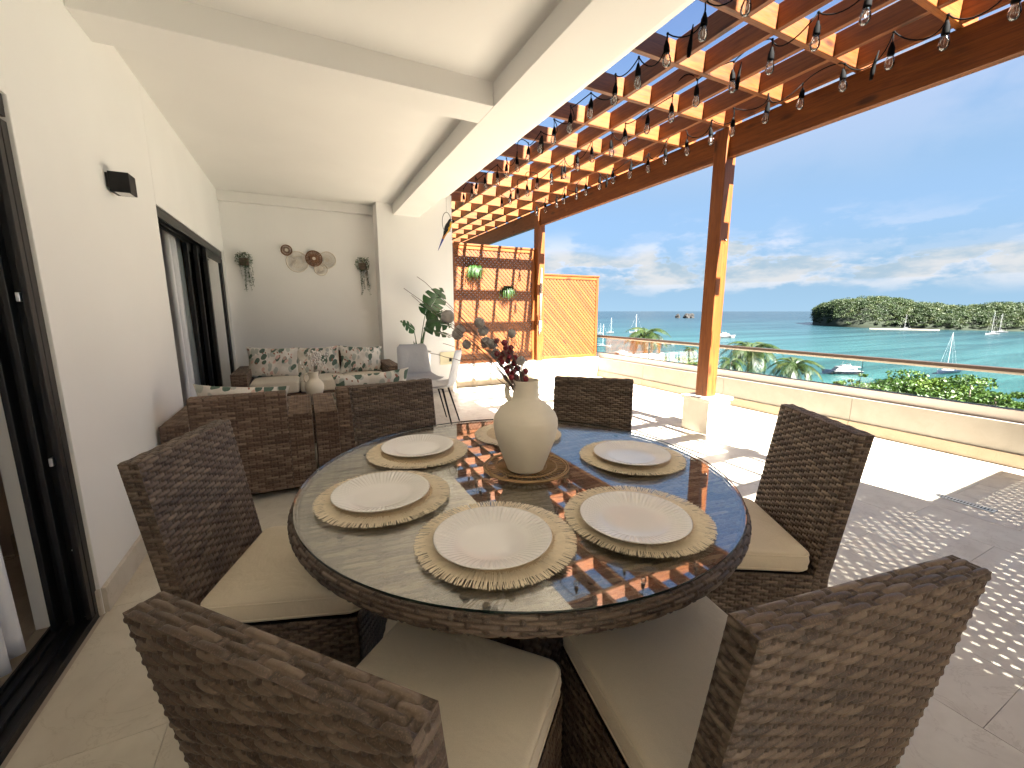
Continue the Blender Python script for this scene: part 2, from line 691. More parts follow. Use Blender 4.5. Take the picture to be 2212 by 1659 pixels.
M_GLASS = thin_glass('clear_glass', (0.965, 0.985, 0.975), 1.45, 0.0, 0.35)
M_TGLASS = thin_glass('table_glass', (0.985, 0.99, 0.985), 1.5, 0.0, 0.36)
M_DGLASS = thin_glass('door_glass', (0.62, 0.68, 0.66), 1.55, 0.0, 2.0)
M_BULB = thin_glass('bulb_glass', (0.94, 0.93, 0.90), 1.5, 0.02, 1.6)
M_GEDGE = simple('glass_edge', (0.012, 0.022, 0.018), 0.12)
M_ALU = simple('door_aluminium', (0.010, 0.0095, 0.009), 0.4, 0.2)
M_ALUG = simple('shoe_aluminium', (0.50, 0.45, 0.41), 0.45, 0.25)
M_RAIL = simple('handrail_bronze', (0.055, 0.036, 0.027), 0.4, 0.3)
M_RAILE = simple('handrail_edge', (0.34, 0.30, 0.25), 0.45, 0.1)
M_STEEL = simple('steel', (0.62, 0.62, 0.62), 0.28, 1.0)
M_BLACK = simple('black_metal', (0.005, 0.005, 0.0055), 0.5, 0.0, 0.3)
M_CORD = simple('black_cord', (0.003, 0.003, 0.003), 0.8, 0.0, 0.1)
M_ROPE = simple('white_rope', (0.22, 0.215, 0.20), 0.85, var=0.15, nscale=80)
M_CERAM = simple('plate_porcelain', (0.80, 0.78, 0.755), 0.12, 0.0, 0.6)
M_CLAY = simple('vase_clay', (0.76, 0.70, 0.58), 0.7, 0.0, 0.3, 0.07, 18)
M_CLAYW = simple('vase_cream', (0.72, 0.66, 0.55), 0.55, 0.0, 0.4, 0.05, 14)
M_STRAW = simple('raffia', (0.85, 0.74, 0.57), 0.7, 0.0, 0.3, 0.18, 60)
M_STRAWB = simple('raffia_brown', (0.36, 0.23, 0.11), 0.65, 0.0, 0.3, 0.25, 60)
M_JUTE = simple('jute_disc', (0.72, 0.57, 0.38), 0.8, 0.0, 0.3, 0.2, 90)
M_DECB = simple('decor_brown', (0.20, 0.105, 0.06), 0.7, 0.0, 0.3, 0.2, 60)
M_DECW = simple('decor_white', (0.72, 0.66, 0.58), 0.7, 0.0, 0.3, 0.1, 60)
M_POD = simple('pod_grey', (0.34, 0.32, 0.31), 0.6, 0.0, 0.4, 0.45, 55)
M_TWIG = simple('twig', (0.16, 0.11, 0.095), 0.7)
M_BERRY = simple('berry_red', (0.20, 0.012, 0.024), 0.45, 0.0, 0.5, 0.3, 60)
M_PEARL = simple('pearl', (0.72, 0.70, 0.68), 0.25)
M_SOIL = simple('soil', (0.03, 0.02, 0.015), 0.9)
M_POT = simple('pot_white', (0.75, 0.74, 0.72), 0.4)
M_ROOMW = simple('room_wall', (0.42, 0.33, 0.26), 0.8)
M_ROOMF = stone('room_floor', (0.5, 0.43, 0.36), (0.58, 0.51, 0.43), (0.62, 0.55, 0.48), 0.3)
M_WARD = wood('wardrobe_wood', 'z', (0.10, 0.045, 0.022), (0.16, 0.075, 0.038), (0.20, 0.10, 0.05), 0.45)
M_NICHE = simple('niche_cream', (0.72, 0.66, 0.46), 0.5)


def leaf(name, c0, c1, c2, rough=0.45, trans=0.25, nscale=3.0):
    m = NT(name)
    v = m.coord('Object', rnd=True)
    n = m.noise(v, nscale, 3, 0.6)
    c = m.ramp(n, [(0.3, c0), (0.5, c1), (0.72, c2)])
    b = m.n('ShaderNodeBsdfPrincipled')
    m.set(b.inputs['Base Color'], c)
    b.inputs['Roughness'].default_value = rough
    b.inputs['Specular IOR Level'].default_value = 0.4
    tr = m.n('ShaderNodeBsdfTranslucent')
    m.set(tr.inputs['Color'], m.mix(0.35, c, (0.06, 0.10, 0.008)))
    mx = m.n('ShaderNodeMixShader')
    mx.inputs[0].default_value = trans
    m.t.links.new(b.outputs[0], mx.inputs[1])
    m.t.links.new(tr.outputs[0], mx.inputs[2])
    m.t.links.new(mx.outputs[0], m.out.inputs['Surface'])
    return m.m


M_LIVY = leaf('ivy_leaf', (0.02, 0.05, 0.018), (0.04, 0.085, 0.03), (0.075, 0.13, 0.045), 0.5, 0.15, 40)
M_LFERN = leaf('fern_leaf', (0.008, 0.030, 0.004), (0.018, 0.060, 0.007), (0.038, 0.10, 0.013), 0.4, 0.2, 30)
M_LMON = leaf('monstera_leaf', (0.012, 0.05, 0.014), (0.022, 0.075, 0.02), (0.045, 0.12, 0.035), 0.3, 0.15, 8)
M_LPALM = leaf('palm_leaf', (0.009, 0.020, 0.004), (0.020, 0.036, 0.006), (0.055, 0.055, 0.014), 0.45, 0.15, 0.8)
M_LFOR = leaf('forest_leaf', (0.006, 0.018, 0.0035), (0.018, 0.036, 0.0065), (0.046, 0.056, 0.013), 0.6, 0.12, 0.11)
M_LTREE = leaf('feathery_leaf', (0.014, 0.036, 0.004), (0.030, 0.064, 0.006), (0.066, 0.104, 0.012), 0.5, 0.22, 0.9)
M_TRUNK = simple('palm_trunk', (0.20, 0.165, 0.13), 0.9, var=0.3, nscale=4)
M_BARK = simple('tree_bark', (0.10, 0.075, 0.055), 0.9, var=0.3, nscale=6)
M_HULLW = simple('boat_white', (0.16, 0.16, 0.165), 0.3)
M_HULLN = simple('boat_navy', (0.012, 0.018, 0.035), 0.25)
M_BWIN = simple('boat_window', (0.02, 0.03, 0.04), 0.1)
M_MAST = simple('boat_mast', (0.62, 0.62, 0.62), 0.4, 0.3)
M_SAND = simple('beach_sand', (0.11, 0.095, 0.07), 0.9, var=0.1, nscale=0.2)
M_ROCK = simple('sea_rock', (0.012, 0.0115, 0.011), 0.9, var=0.4, nscale=0.2)
M_LAND = simple('hillside_ground', (0.010, 0.016, 0.006), 0.95, var=0.4, nscale=0.15)
# ------------------------------------------------------------------ terrace floor of separate limestone slabs
XW, YB, YN = -0.865, 6.72, -0.82            # house wall, far wall, near wall
floor = boxo('floor', M_GROUT, -1.079, 5.44, -0.95, 6.80, -0.10, -0.0045)
tag(floor, kind='structure')
YR = -7.6                                    # terrace extended, unseen, behind the viewer to brighten the foreground
boxo('slab', M_TILE, -1.079, 5.44, YR, -0.951, -0.10, 0.0, floor)  # added floor behind the viewer, bounces sunlight forward
_tile_mesh = {}
TW, TL = 0.38, 0.765
ix = 0
x = 1.80 - TW * 8
while x < 5.2:
    off = 0.33 if ix % 2 == 0 else 0.33 + TL / 2
    y = off - TL * 3
    while y < 6.66:
        x0, x1 = max(x, -0.86), min(x + TW, 5.205)
        y0, y1 = max(y, -0.78), min(y + TL, 6.66)
        if x1 - x0 > 0.03 and y1 - y0 > 0.03:
            w, l = round(x1 - x0 - 0.0018, 4), round(y1 - y0 - 0.0018, 4)
            if (w, l) not in _tile_mesh:
                me = MB().box(-w / 2, w / 2, -l / 2, l / 2, -0.004, 0.0).mesh('tile')
                _tile_mesh[(w, l)] = me
            t = link('tile', _tile_mesh[(w, l)], M_TILE, floor, ((x0 + x1) / 2, (y0 + y1) / 2, 0.0))
        y += TL
    x += TW
    ix += 1

# ------------------------------------------------------------------ the house: walls, ceiling, beams, column, doors
house = empty('house', (-0.865, 3.0, 0), label='cream rendered house with beamed terrace ceiling, column and black sliding doors', cat='house')
HX, HY = -0.865, 3.0


def hpart(name, mat, x0, x1, y0, y1, z0, z1, bevel=0.0, parent=None):
    p = parent or house
    o = mk(name, MB().box(x0 - HX, x1 - HX, y0 - HY, y1 - HY, z0, z1), mat, p, bevel=bevel)
    return o


WT = 0.215                                   # wall thickness
D1, D2A, D2B, DH = 2.21, 3.87, 6.58, 2.02
hpart('wall', M_WALL, XW - WT, XW, D1, D2A, -0.1, 2.80, 0.004)
hpart('wall', M_WALL, XW - WT, XW, D2B, YB + 0.3, -0.1, 2.80)
hpart('lintel', M_WALL, XW - WT + 0.001, XW, YN, D1 - 0.0005, DH, 2.80)
hpart('lintel', M_WALL, XW - WT + 0.001, XW, D2A + 0.0005, D2B - 0.0005, DH, 2.80)
hpart('wall', M_WALL, XW + 0.0005, 1.035, YB, YB + 0.25, -0.1, 2.80)
hpart('wall', M_WALL, XW - WT, XW, YR, YN - 0.0005, -0.1, 2.80)  # added house wall along the unseen stretch behind
hpart('wall', M_WALL, XW + 0.0005, 2.14, YR - 0.2, YR, -0.1, 2.80)  # added end wall, set far back so fill light comes in
hpart('column', M_WALL, 1.03, 2.14, 6.40, 6.86, -0.1, 3.0, 0.004)
hpart('column', M_WALL, 1.03, 2.14, -0.96, -0.50, -0.1, 3.0, 0.004)
hpart('ceiling', M_CEIL, XW - WT, 1.262, YR - 0.2, YB + 0.2, 2.79, 2.95)  # carried back over the added stretch behind the viewer
hpart('ceiling_beam', M_CEIL, 1.26, 1.64, YR - 0.2, 6.82, 2.64, 3.10, 0.004)
hpart('ceiling_beam', M_CEIL, XW + 0.0005, 1.2595, 2.83, 3.115, 2.6405, 2.80, 0.004)
hpart('crown_moulding', M_CEIL, XW + 0.0005, 1.0295, 6.655, YB - 0.0005, 2.665, 2.7895, 0.003)
hpart('roof_slab', M_CEIL, XW - 3.2, 2.05, -12.0, 11.5, 2.952, 3.30)  # lengthened backwards to keep sun off the added stretch
hpart('upper_storey', M_WALL, XW - 3.2, 1.9, -12.0, 11.5, 3.301, 5.40)
hpart('eave', M_CEIL, XW - 3.2, 2.66, -13.0, 12.5, 5.401, 5.60)
hpart('skirting', M_SKIRTH, XW + 0.0005, XW + 0.018, D1 + 0.002, D2A - 0.02, 0.0005, 0.115, 0.002)
hpart('skirting', M_SKIRTH, XW - 0.12, XW - 0.0005, D1 - 0.0165, D1 - 0.0005, 0.0005, 0.115, 0.002)
hpart('skirting', M_SKIRTH, XW + 0.02, 1.028, YB - 0.017, YB - 0.0005, 0.0005, 0.115, 0.002)
hpart('skirting', M_SKIRTH, 1.045, 2.139, 6.383, 6.3995, 0.0005, 0.115, 0.002)

# rooms behind the doors
for (ya, yb) in ((YN - 0.2, 3.0), (3.05, YB + 0.2)):
    hpart('room_floor', M_ROOMF, XW - 3.0, XW - WT, ya, yb, -0.1, -0.001)
    hpart('room_wall', M_ROOMW, XW - 3.1, XW - 3.0, ya, yb, 0, 2.79)
hpart('room_wall', M_ROOMW, XW - 3.0, XW - WT, 3.0, 3.05, 0, 2.79)
hpart('room_wall', M_ROOMW, XW - 3.0, XW - WT - 0.0005, YN - 0.3, YN - 0.2, 0, 2.79)
hpart('room_wall', M_ROOMW, XW - 3.0, XW - WT, YB + 0.2, YB + 0.3, 0, 2.79)
hpart('room_ceiling', M_CEIL, XW - 3.0, XW - WT, YN - 0.2, YB + 0.2, 2.60, 2.79)
hpart('room_skirting', M_SKIRT, XW - 0.60, XW - WT - 0.02, 2.97, 2.999, 0.0, 0.12)
ward = hpart('wardrobe', M_WARD, XW - 2.2, XW - 0.9, 6.2, YB + 0.19, 0.0, 2.45, 0.004)

# door 1, slid open, its leaves parked out of sight; door 2 half open
def door(name, ya, yb):
    r = empty('sliding_door', (0, 0, 0))
    r.parent = house
    xo, xi = XW - 0.012, XW - 0.150
    hp = lambda n, m, *a, **k: hpart(n, m, *a, parent=r, **k)
    hp('head_track', M_ALU, xi, xo, ya + 0.001, yb - 0.001, DH - 0.045, DH - 0.001)
    for k, xx in enumerate((0.0, 0.046, 0.092)):
        hp('track_rib', M_ALU, xo - xx - 0.012, xo - xx, ya + 0.002, yb - 0.002, DH - 0.075 - 0.004 * k, DH - 0.0452, bevel=0.001)
    hp('sill_track', M_ALU, xi, xo, ya + 0.001, yb - 0.001, -0.02, 0.012)
    for xx in (0.0, 0.046, 0.092, 0.128):
        hp('track_rib', M_ALU, xo - xx - 0.010, xo - xx, ya + 0.002, yb - 0.002, 0.0122, 0.026, bevel=0.001)
    hp('jamb', M_ALU, xi, xo, yb - 0.040, yb - 0.002, 0.0265, DH - 0.09, bevel=0.002)
    return r


d1 = door('d1', YN, D1)
for k, (xo, dy) in enumerate(((0.000, 0.030), (0.046, 0.045), (0.092, 0.060))):
    hpart('jamb_rib', M_ALU, XW - 0.012 - xo - 0.020, XW - 0.014 - xo, D1 - 0.040 - dy, D1 - 0.0405, 0.027, DH - 0.092, 0.002, d1)
for z in (1.33, 0.71):
    hpart('latch', M_STEEL, XW - 0.048, XW - 0.036, D1 - 0.074, D1 - 0.0405, z - 0.016, z + 0.016, 0.002, d1)
for z in (0.33, 1.95):
    hpart('screw', M_STEEL, XW - 0.045, XW - 0.041, D1 - 0.046, D1 - 0.040, z - 0.003, z + 0.003, 0.001, d1)
d2 = door('d2', D2A, D2B)
hpart('jamb', M_ALU, XW - 0.150, XW - 0.012, D2A + 0.002, D2A + 0.03, 0.0265, DH - 0.09, 0.002, d2)


def leaf_panel(xa, ya, yb, par):
    r = empty('door_leaf')
    r.parent = par
    xb = xa - 0.034
    z0, z1 = 0.027, DH - 0.078
    s = 0.062

    def hp(n, m, *a, **k):
        return mk(n, MB().box(a[0] - HX, a[1] - HX, a[2] - HY, a[3] - HY, a[4], a[5]), m, par, bevel=k.get('bevel', 0))
    hp('stile', M_ALU, xb, xa, ya, ya + s, z0, z1, bevel=0.002)
    hp('stile', M_ALU, xb, xa, yb - s, yb, z0, z1, bevel=0.002)
    hp('rail', M_ALU, xb + 0.001, xa - 0.001, ya + s, yb - s, z0, z0 + 0.08)
    hp('rail', M_ALU, xb + 0.001, xa - 0.001, ya + s, yb - s, z1 - 0.07, z1)
    hp('pane', M_DGLASS, xb + 0.013, xb + 0.019, ya + s, yb - s, z0 + 0.08, z1 - 0.07)
    bpy.data.objects.remove(r)


leaf_panel(XW - 0.014, 5.58, 6.536, d2)
leaf_panel(XW - 0.060, 5.40, 6.40, d2)
leaf_panel(XW - 0.106, 5.22, 6.22, d2)

# ------------------------------------------------------------------ low end walls and the parapet towards the sea
def end_wall(ya, yb, front, lab):
    r = empty('low_wall', (3.67, ya, 0), label=lab, cat='wall')
    L = lambda n, m, x0, x1, y0, y1, z0, z1, bv=0.0: mk(n, MB().box(x0 - 3.67, x1 - 3.67, y0 - ya, y1 - ya, z0, z1), m, r, bevel=bv)
    L('body', M_LOWW, 2.141, 5.198, ya, yb, 0.0, 0.385, 0.004)
    if front < 0:
        L('skirting', M_SKIRT, 2.16, 5.19, ya - 0.016, ya - 0.0005, 0.0005, 0.13, 0.002)
    else:
        L('skirting', M_SKIRT, 2.16, 5.19, yb + 0.0005, yb + 0.016, 0.0005, 0.13, 0.002)
    return r


end_wall(6.64, 6.84, -1, 'low white wall under the wooden lattice screens at the far end')
end_wall(-0.94, -0.76, 1, 'low white wall at the near end, behind the viewer')

para = empty('parapet', (5.2, 3.0, 0), label='long cream stone parapet carrying the glass railing', cat='wall')
yy = [-0.95, 0.74, 2.30, 3.84, 5.40, 6.84]
for a, b in zip(yy[:-1], yy[1:]):
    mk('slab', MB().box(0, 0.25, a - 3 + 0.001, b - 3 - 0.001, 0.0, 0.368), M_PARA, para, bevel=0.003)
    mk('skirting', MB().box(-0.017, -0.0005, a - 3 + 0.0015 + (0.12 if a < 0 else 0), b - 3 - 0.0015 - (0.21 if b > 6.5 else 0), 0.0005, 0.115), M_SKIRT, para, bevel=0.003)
rail = empty('glass_railing', (5.30, 3.0, 0.368), label='frameless glass railing with bronze handrail on the parapet', cat='railing')
mk('base_shoe', MB().box(-0.045, 0.04, -3.95, 3.84, 0.0005, 0.098), M_ALUG, rail, bevel=0.003)
mk('gasket', MB().box(-0.012, 0.012, -3.95, 3.84, 0.0985, 0.103), M_BLACK, rail)
for a, b in zip(yy[:-1], yy[1:]):
    g = mk('glass_pane', MB().box(-0.006, 0.006, a - 3 + 0.006, b - 3 - 0.006, 0.1035, 0.390), M_GLASS, rail)
    mk('edge', MB().box(-0.0058, 0.0058, b - 3 - 0.0058, b - 3 - 0.003, 0.1035, 0.390), M_GEDGE, g)
mk('handrail', MB().box(-0.034, 0.034, -3.95, 3.84, 0.397, 0.440), M_RAIL, rail, bevel=0.006)
mk('handrail_strip', MB().box(-0.0355, 0.030, -3.95, 3.84, 0.3905, 0.410), M_RAILE, rail, bevel=0.002)

# ------------------------------------------------------------------ pergola
ZR = 3.02
perg = empty('pergola', (3.77, 3.04, 0.0), label='orange stained timber pergola with crossing rafters over the terrace', cat='pergola')
PX, PY = 3.77, 3.04


def ppart(name, mat, x0, x1, y0, y1, z0, z1, bevel=0.003):
    c = ((x0 + x1) / 2, (y0 + y1) / 2, (z0 + z1) / 2)
    mb = MB().box(x0 - c[0], x1 - c[0], y0 - c[1], y1 - c[1], z0 - c[2], z1 - c[2])
    return mk(name, mb, mat, perg, (c[0] - PX, c[1] - PY, c[2]), bevel=bevel)


for i, xm in enumerate((2.085, 2.53, 2.825, 3.15, 3.465, 3.765)):
    ppart('purlin', M_WY, xm - 0.02, xm + 0.02, -2.6, 11.4, ZR + 0.003, ZR + 0.148)
k = -8
while True:
    ym = 1.94 + 0.5375 * k
    if ym > 11.3:
        break
    if ym > -2.6:
        ppart('rafter', M_WX, 2.055, 3.99, ym - 0.02, ym + 0.02, ZR, ZR + 0.143)
    k += 1
ppart('beam', M_WY, 3.805, 3.875, -2.4, 11.2, ZR - 0.275, ZR - 0.003, 0.004)
POSTS = ((2.97, 0.382), (6.605, 0.387), (-0.62, 0.382))
for ya, z0 in POSTS:
    ppart('post', M_WZ, 3.77, 3.91, ya, ya + 0.145, z0, ZR - 0.004, 0.005)
hk = MB().tube([(3.84, 2.97, 1.985), (3.84, 2.955, 1.985), (3.842, 2.946, 1.978), (3.848, 2.946, 1.972)], 0.004, 6)
mk('hook', MB().add([(p[0] - PX, p[1] - PY, p[2]) for p in hk.v], hk.f), M_STEEL, perg, smooth=True)

for ya, lab in ((2.87, 'square white stone pedestal under the middle pergola post'), (-0.72, 'square stone pedestal under the pergola post behind the viewer')):
    pd = empty('pedestal', (3.855, ya + 0.165, 0), label=lab, cat='pedestal')
    mk('plinth', MB().box(-0.165, 0.165, -0.165, 0.165, 0.0005, 0.342), M_PED, pd, bevel=0.004)
    mk('cap', MB().box(-0.185, 0.185, -0.185, 0.185, 0.3425, 0.381), M_PED, pd, bevel=0.006)

# ------------------------------------------------------------------ lattice screens
_slat = MB().box(-0.5, 0.5, -0.004, 0.004, -0.0197, 0.0197).mesh('slat')
_slat.materials.append(M_LAT)


def lattice(x0, x1, z0, z1, y, lab, grp=None):
    r = empty('lattice_screen', ((x0 + x1) / 2, y, z0), label=lab, cat='screen', group=grp)
    w, h = x1 - x0, z1 - z0
    f = 0.055

    def fr(n, a, b, c, d, m, ya=-0.022, yb=0.022):
        cc = ((a + b) / 2, 0, (c + d) / 2)
        mk(n, MB().box(a - cc[0], b - cc[0], ya, yb, c - cc[2], d - cc[2]), m, r, cc, bevel=0.002)
    fr('stile', -w / 2, -w / 2 + f, 0, h, M_WZ)
    fr('stile', w / 2 - f, w / 2, 0, h, M_WZ)
    fr('rail', -w / 2 + f, w / 2 - f, h - f, h - 0.001, M_WX)
    fr('rail', -w / 2 + f, w / 2 - f, 0.001, f, M_WX)
    fr('cap_rail', -w / 2 - 0.01, w / 2 + 0.01, h + 0.0005, h + 0.028, M_WX, -0.036, 0.036)
    a, b, c, d = -w / 2 + f - 0.012, w / 2 - f + 0.012, f - 0.012, h - f + 0.012
    P = 0.0735
    for layer, sgn in ((-0.0045, -1), (0.0045, 1)):
        # lines z = c + sgn*(x - x00)
        span = (b - a) + (d - c)
        n = int(span / P) + 1
        for i in range(n):
            if sgn < 0:
                s0 = a + c + P * (i + 0.4)      # x + z = s0
                xa, xb = max(a, s0 - d), min(b, s0 - c)
                za, zb = s0 - xa, s0 - xb
            else:
                s0 = a - d + P * (i + 0.4)      # x - z = s0
                xa, xb = max(a, s0 + c), min(b, s0 + d)
                za, zb = xa - s0, xb - s0
            L = math.hypot(xb - xa, zb - za)
            if L < 0.03:
                continue
            o = link('slat', _slat, None, r, ((xa + xb) / 2, layer, (za + zb) / 2), (0, -math.atan2(zb - za, xb - xa), 0))
            o.scale = (L, 1, 1)
    return r


lattice(2.20, 3.765, 0.392, 2.34, 6.72, 'tall orange lattice screen with two hanging ferns beside the column')
lattice(3.913, 5.19, 0.392, 1.92, 6.72, 'shorter orange lattice screen next to the sea, right of the far post')
lattice(2.15, 3.83, 0.392, 2.34, -0.85, 'tall lattice screen at the near end, seen only by its dotted shadow')
lattice(3.842, 5.19, 0.392, 1.92, -0.85, 'short lattice screen at the near end, seen only by its dotted shadow')

# ------------------------------------------------------------------ sea, land, island
SEA = -19.0


def mat_sea():
    m = NT('sea_water')
    tc = m.n('ShaderNodeTexCoord')
    g = m.n('ShaderNodeNewGeometry')
    sep = m.n('ShaderNodeSeparateXYZ')
    m.t.links.new(g.outputs['Position'], sep.inputs[0])
    ln = m.n('ShaderNodeVectorMath', operation='LENGTH')
    m.t.links.new(g.outputs['Position'], ln.inputs[0])
    dist = ln.outputs['Value']
    vv = m.coord('Object', (0.004, 0.010, 1))
    patch = m.noise(vv, 1.0, 4, 0.55, 0.6)
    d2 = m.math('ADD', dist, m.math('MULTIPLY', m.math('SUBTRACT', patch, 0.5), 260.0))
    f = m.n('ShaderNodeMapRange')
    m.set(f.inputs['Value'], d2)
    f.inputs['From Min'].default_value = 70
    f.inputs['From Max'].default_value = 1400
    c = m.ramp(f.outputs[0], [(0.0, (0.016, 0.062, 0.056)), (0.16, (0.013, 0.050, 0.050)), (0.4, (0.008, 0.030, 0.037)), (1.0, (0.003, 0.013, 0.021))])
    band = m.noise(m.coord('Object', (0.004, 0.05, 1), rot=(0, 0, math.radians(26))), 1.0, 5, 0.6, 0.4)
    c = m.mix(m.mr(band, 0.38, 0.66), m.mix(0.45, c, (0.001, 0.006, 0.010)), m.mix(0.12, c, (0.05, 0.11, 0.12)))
    w1 = m.noise(m.coord('Object', (0.35, 0.9, 1), rot=(0, 0, 0.5)), 1.0, 5, 0.6)
    w2 = m.noise(m.coord('Object', (0.03, 0.08, 1), rot=(0, 0, 0.3)), 1.0, 4, 0.6)
    h = m.math('ADD', w1, m.math('MULTIPLY', w2, 3.0))
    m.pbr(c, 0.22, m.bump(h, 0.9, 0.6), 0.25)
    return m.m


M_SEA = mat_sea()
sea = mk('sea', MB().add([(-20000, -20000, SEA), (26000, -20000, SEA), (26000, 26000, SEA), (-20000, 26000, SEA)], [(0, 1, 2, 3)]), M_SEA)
tag(sea, kind='structure')

gr = MB()
nx, ny = 24, 40
rg = random.Random(3)
for j in range(ny + 1):
    for i in range(nx + 1):
        X = 5.6 + i * 3.4
        Y = -60 + j * 9.0
        z = -7.5 - 0.155 * (X - 5.6) - max(0.0, Y - 60) * 0.03 + rg.uniform(-0.25, 0.25)
        gr.v.append((X, Y, z))
for j in range(ny):
    for i in range(nx):
        a = j * (nx + 1) + i
        gr.f.append((a, a + 1, a + nx + 2, a + nx + 1))
ground = mk('ground', gr, M_LAND, smooth=True)
tag(ground, kind='structure')


def ground_z(X, Y):
    return -7.5 - 0.155 * (X - 5.6) - max(0.0, Y - 60) * 0.03


# view helper in world units: where a line of sight from the terrace meets a level
_F = Vector((math.sin(math.radians(26.3)), math.cos(math.radians(26.3)), 0))
_R = Vector((math.cos(math.radians(26.3)), -math.sin(math.radians(26.3)), 0))
_p = math.atan(157.5 / 900.0)


def bearing(px, py):
    a, b = (px - 1106.0) / 900.0, (829.5 - py) / 900.0
    fw = math.cos(_p) + b * math.sin(_p)
    up = -math.sin(_p) + b * math.cos(_p)
    return (_F * fw + _R * a) + Vector((0, 0, up))


def at_sea(px, py):
    d = bearing(px, py)
    t = (SEA - CAM_H) / d.z
    return Vector((d.x * t, d.y * t, SEA))


def at_dist(px, py, R):
    d = bearing(px, py)
    t = R / math.hypot(d.x, d.y)
    return Vector((d.x * t, d.y * t, CAM_H + d.z * t))


# island: a mound under a wood
ridge = [(1755, 700, 668), (1775, 703, 655), (1810, 706, 647), (1870, 708, 641), (1930, 709, 644), (1965, 710, 653), (2010, 712, 657), (2060, 713, 664),
         (2110, 714, 660), (2160, 715, 656), (2212, 716, 656), (2290, 717, 654), (2400, 720, 650)]
isl = MB()
rows = []
for (px, pb, pt) in ridge:
    base = at_sea(px, pb)
    R = math.hypot(base.x, base.y)
    top = at_dist(px, pt, R + 75)
    rows.append((base, top.z, R))
rgi = random.Random(5)
prof = [(-0.02, -0.6), (0.0, 0.02), (0.12, 0.22), (0.3, 0.5), (0.55, 0.82), (0.8, 0.97), (1.0, 1.0), (1.3, 0.8), (1.9, 0.2), (2.2, -0.05)]
for (base, tz, R) in rows:
    dirn = Vector((base.x, base.y, 0)).normalized()
    hh = max(4.0, tz - SEA - 7.0)
    for (t, k) in prof:
        p = dirn * (R + 75 * t)
        isl.v.append((p.x, p.y, SEA + hh * k))
m_ = len(prof)
for i in range(len(rows) - 1):
    for j in range(m_ - 1):
        a = i * m_ + j
        isl.f.append((a, a + m_, a + m_ + 1, a + 1))
island = mk('island', isl, M_LAND, smooth=True)
tag(island, kind='structure')


def leaf_cloud(V, Q, rng, c, rx, ry, rz, n, size, lo=-0.35):
    """n leaf faces spread through the shell of an ellipsoid crown"""
    d = rng.normal(size=(n, 3))
    d /= np.linalg.norm(d, axis=1)[:, None]
    d[:, 2] = np.where(d[:, 2] < lo, -d[:, 2], d[:, 2])
    rad = 0.45 + 0.6 * rng.random(n) ** 0.6
    P = np.array(c) + d * rad[:, None] * np.array([rx, ry, rz])
    a = rng.normal(size=(n, 3))
    b = np.cross(a, d + 0.6 * rng.normal(size=(n, 3)))
    a /= np.linalg.norm(a, axis=1)[:, None]
    b /= np.linalg.norm(b, axis=1)[:, None]
    s = size * (0.6 + 0.8 * rng.random(n))[:, None]
    base = sum(len(x) for x in V)
    V.append(np.stack([P - a * s, P - b * s * 0.6, P + a * s, P + b * s * 0.6], 1).reshape(-1, 3))
    Q.append(np.arange(n * 4).reshape(-1, 4) + base)


rn = np.random.default_rng(11)
FV, FQ = [], []
for i in range(len(rows) - 1):
    for _ in range(150):
        f = rn.random()
        base = rows[i][0].lerp(rows[i + 1][0], f)
        R = rows[i][2] * (1 - f) + rows[i + 1][2] * f
        tz = rows[i][1] * (1 - f) + rows[i + 1][1] * f
        hh = max(4.0, tz - SEA - 7.0)
        t = rn.random() ** 0.8 * 1.15 + 0.01
        kk = np.interp(t, [q[0] for q in prof], [q[1] for q in prof])
        dirn = Vector((base.x, base.y, 0)).normalized()
        p = dirn * (R + 75 * t)
        s = rn.uniform(2.2, 5.0) * (0.7 if t < 0.1 else 1.0)
        leaf_cloud(FV, FQ, rn, (p.x, p.y, SEA + hh * kk + s * rn.uniform(0.6, 1.5)), s * 1.15, s * 1.15, s * 0.8, 110, 0.55, -0.2)
wood_o = link('forest', np_mesh('forest', np.concatenate(FV), np.concatenate(FQ), smooth=False), M_LFOR)
tag(wood_o, 'dense dark green wood covering the island', 'forest', kind='stuff')

sb = MB()
pa, pb_ = at_sea(1878, 711), at_sea(2030, 714)
for q in range(13):
    f = q / 12
    c = pa.lerp(pb_, f)
    d = Vector((c.x, c.y, 0)).normalized()
    wd = 6.0 * math.sin(math.pi * (0.06 + 0.88 * f))
    sb.v += [tuple(c - d * wd + Vector((0, 0, -0.3))), tuple(c + Vector((0, 0, 1.3))), tuple(c + d * wd * 1.5 + Vector((0, 0, 1.0)))]
for q in range(12):
    for j in range(2):
        a = q * 3 + j
        sb.f.append((a, a + 3, a + 4, a + 1))
tag(mk('beach', sb, M_SAND, smooth=True), kind='structure')


def rock(px, py, wpx, hpx, lab, seed):
    c = at_sea(px, py)
    R = math.hypot(c.x, c.y)
    rr = random.Random(seed)
    bm = bmesh.new()
    bmesh.ops.create_icosphere(bm, subdivisions=3, radius=1.0)
    w, h = wpx / 900 * R, hpx / 900 * R
    from mathutils import noise as mn
    for v in bm.verts:
        n = mn.noise(v.co * 1.7 + Vector((seed * 3.1, 0, 0))) * 0.42 + mn.noise(v.co * 4.5 + Vector((seed, 2, 0))) * 0.16
        v.co = v.co * (1 + n)
        v.co.z = v.co.z + 0.1
        v.co = Vector((v.co.x * w / 2, v.co.y * w / 2, v.co.z * h * 0.88))
    me = bpy.data.meshes.new('rock')
    bm.to_mesh(me)
    bm.free()
    o = link('sea_rock', me, M_ROCK, None, (c.x, c.y, SEA))
    return tag(o, lab, 'rock', 'rocks in the open sea')


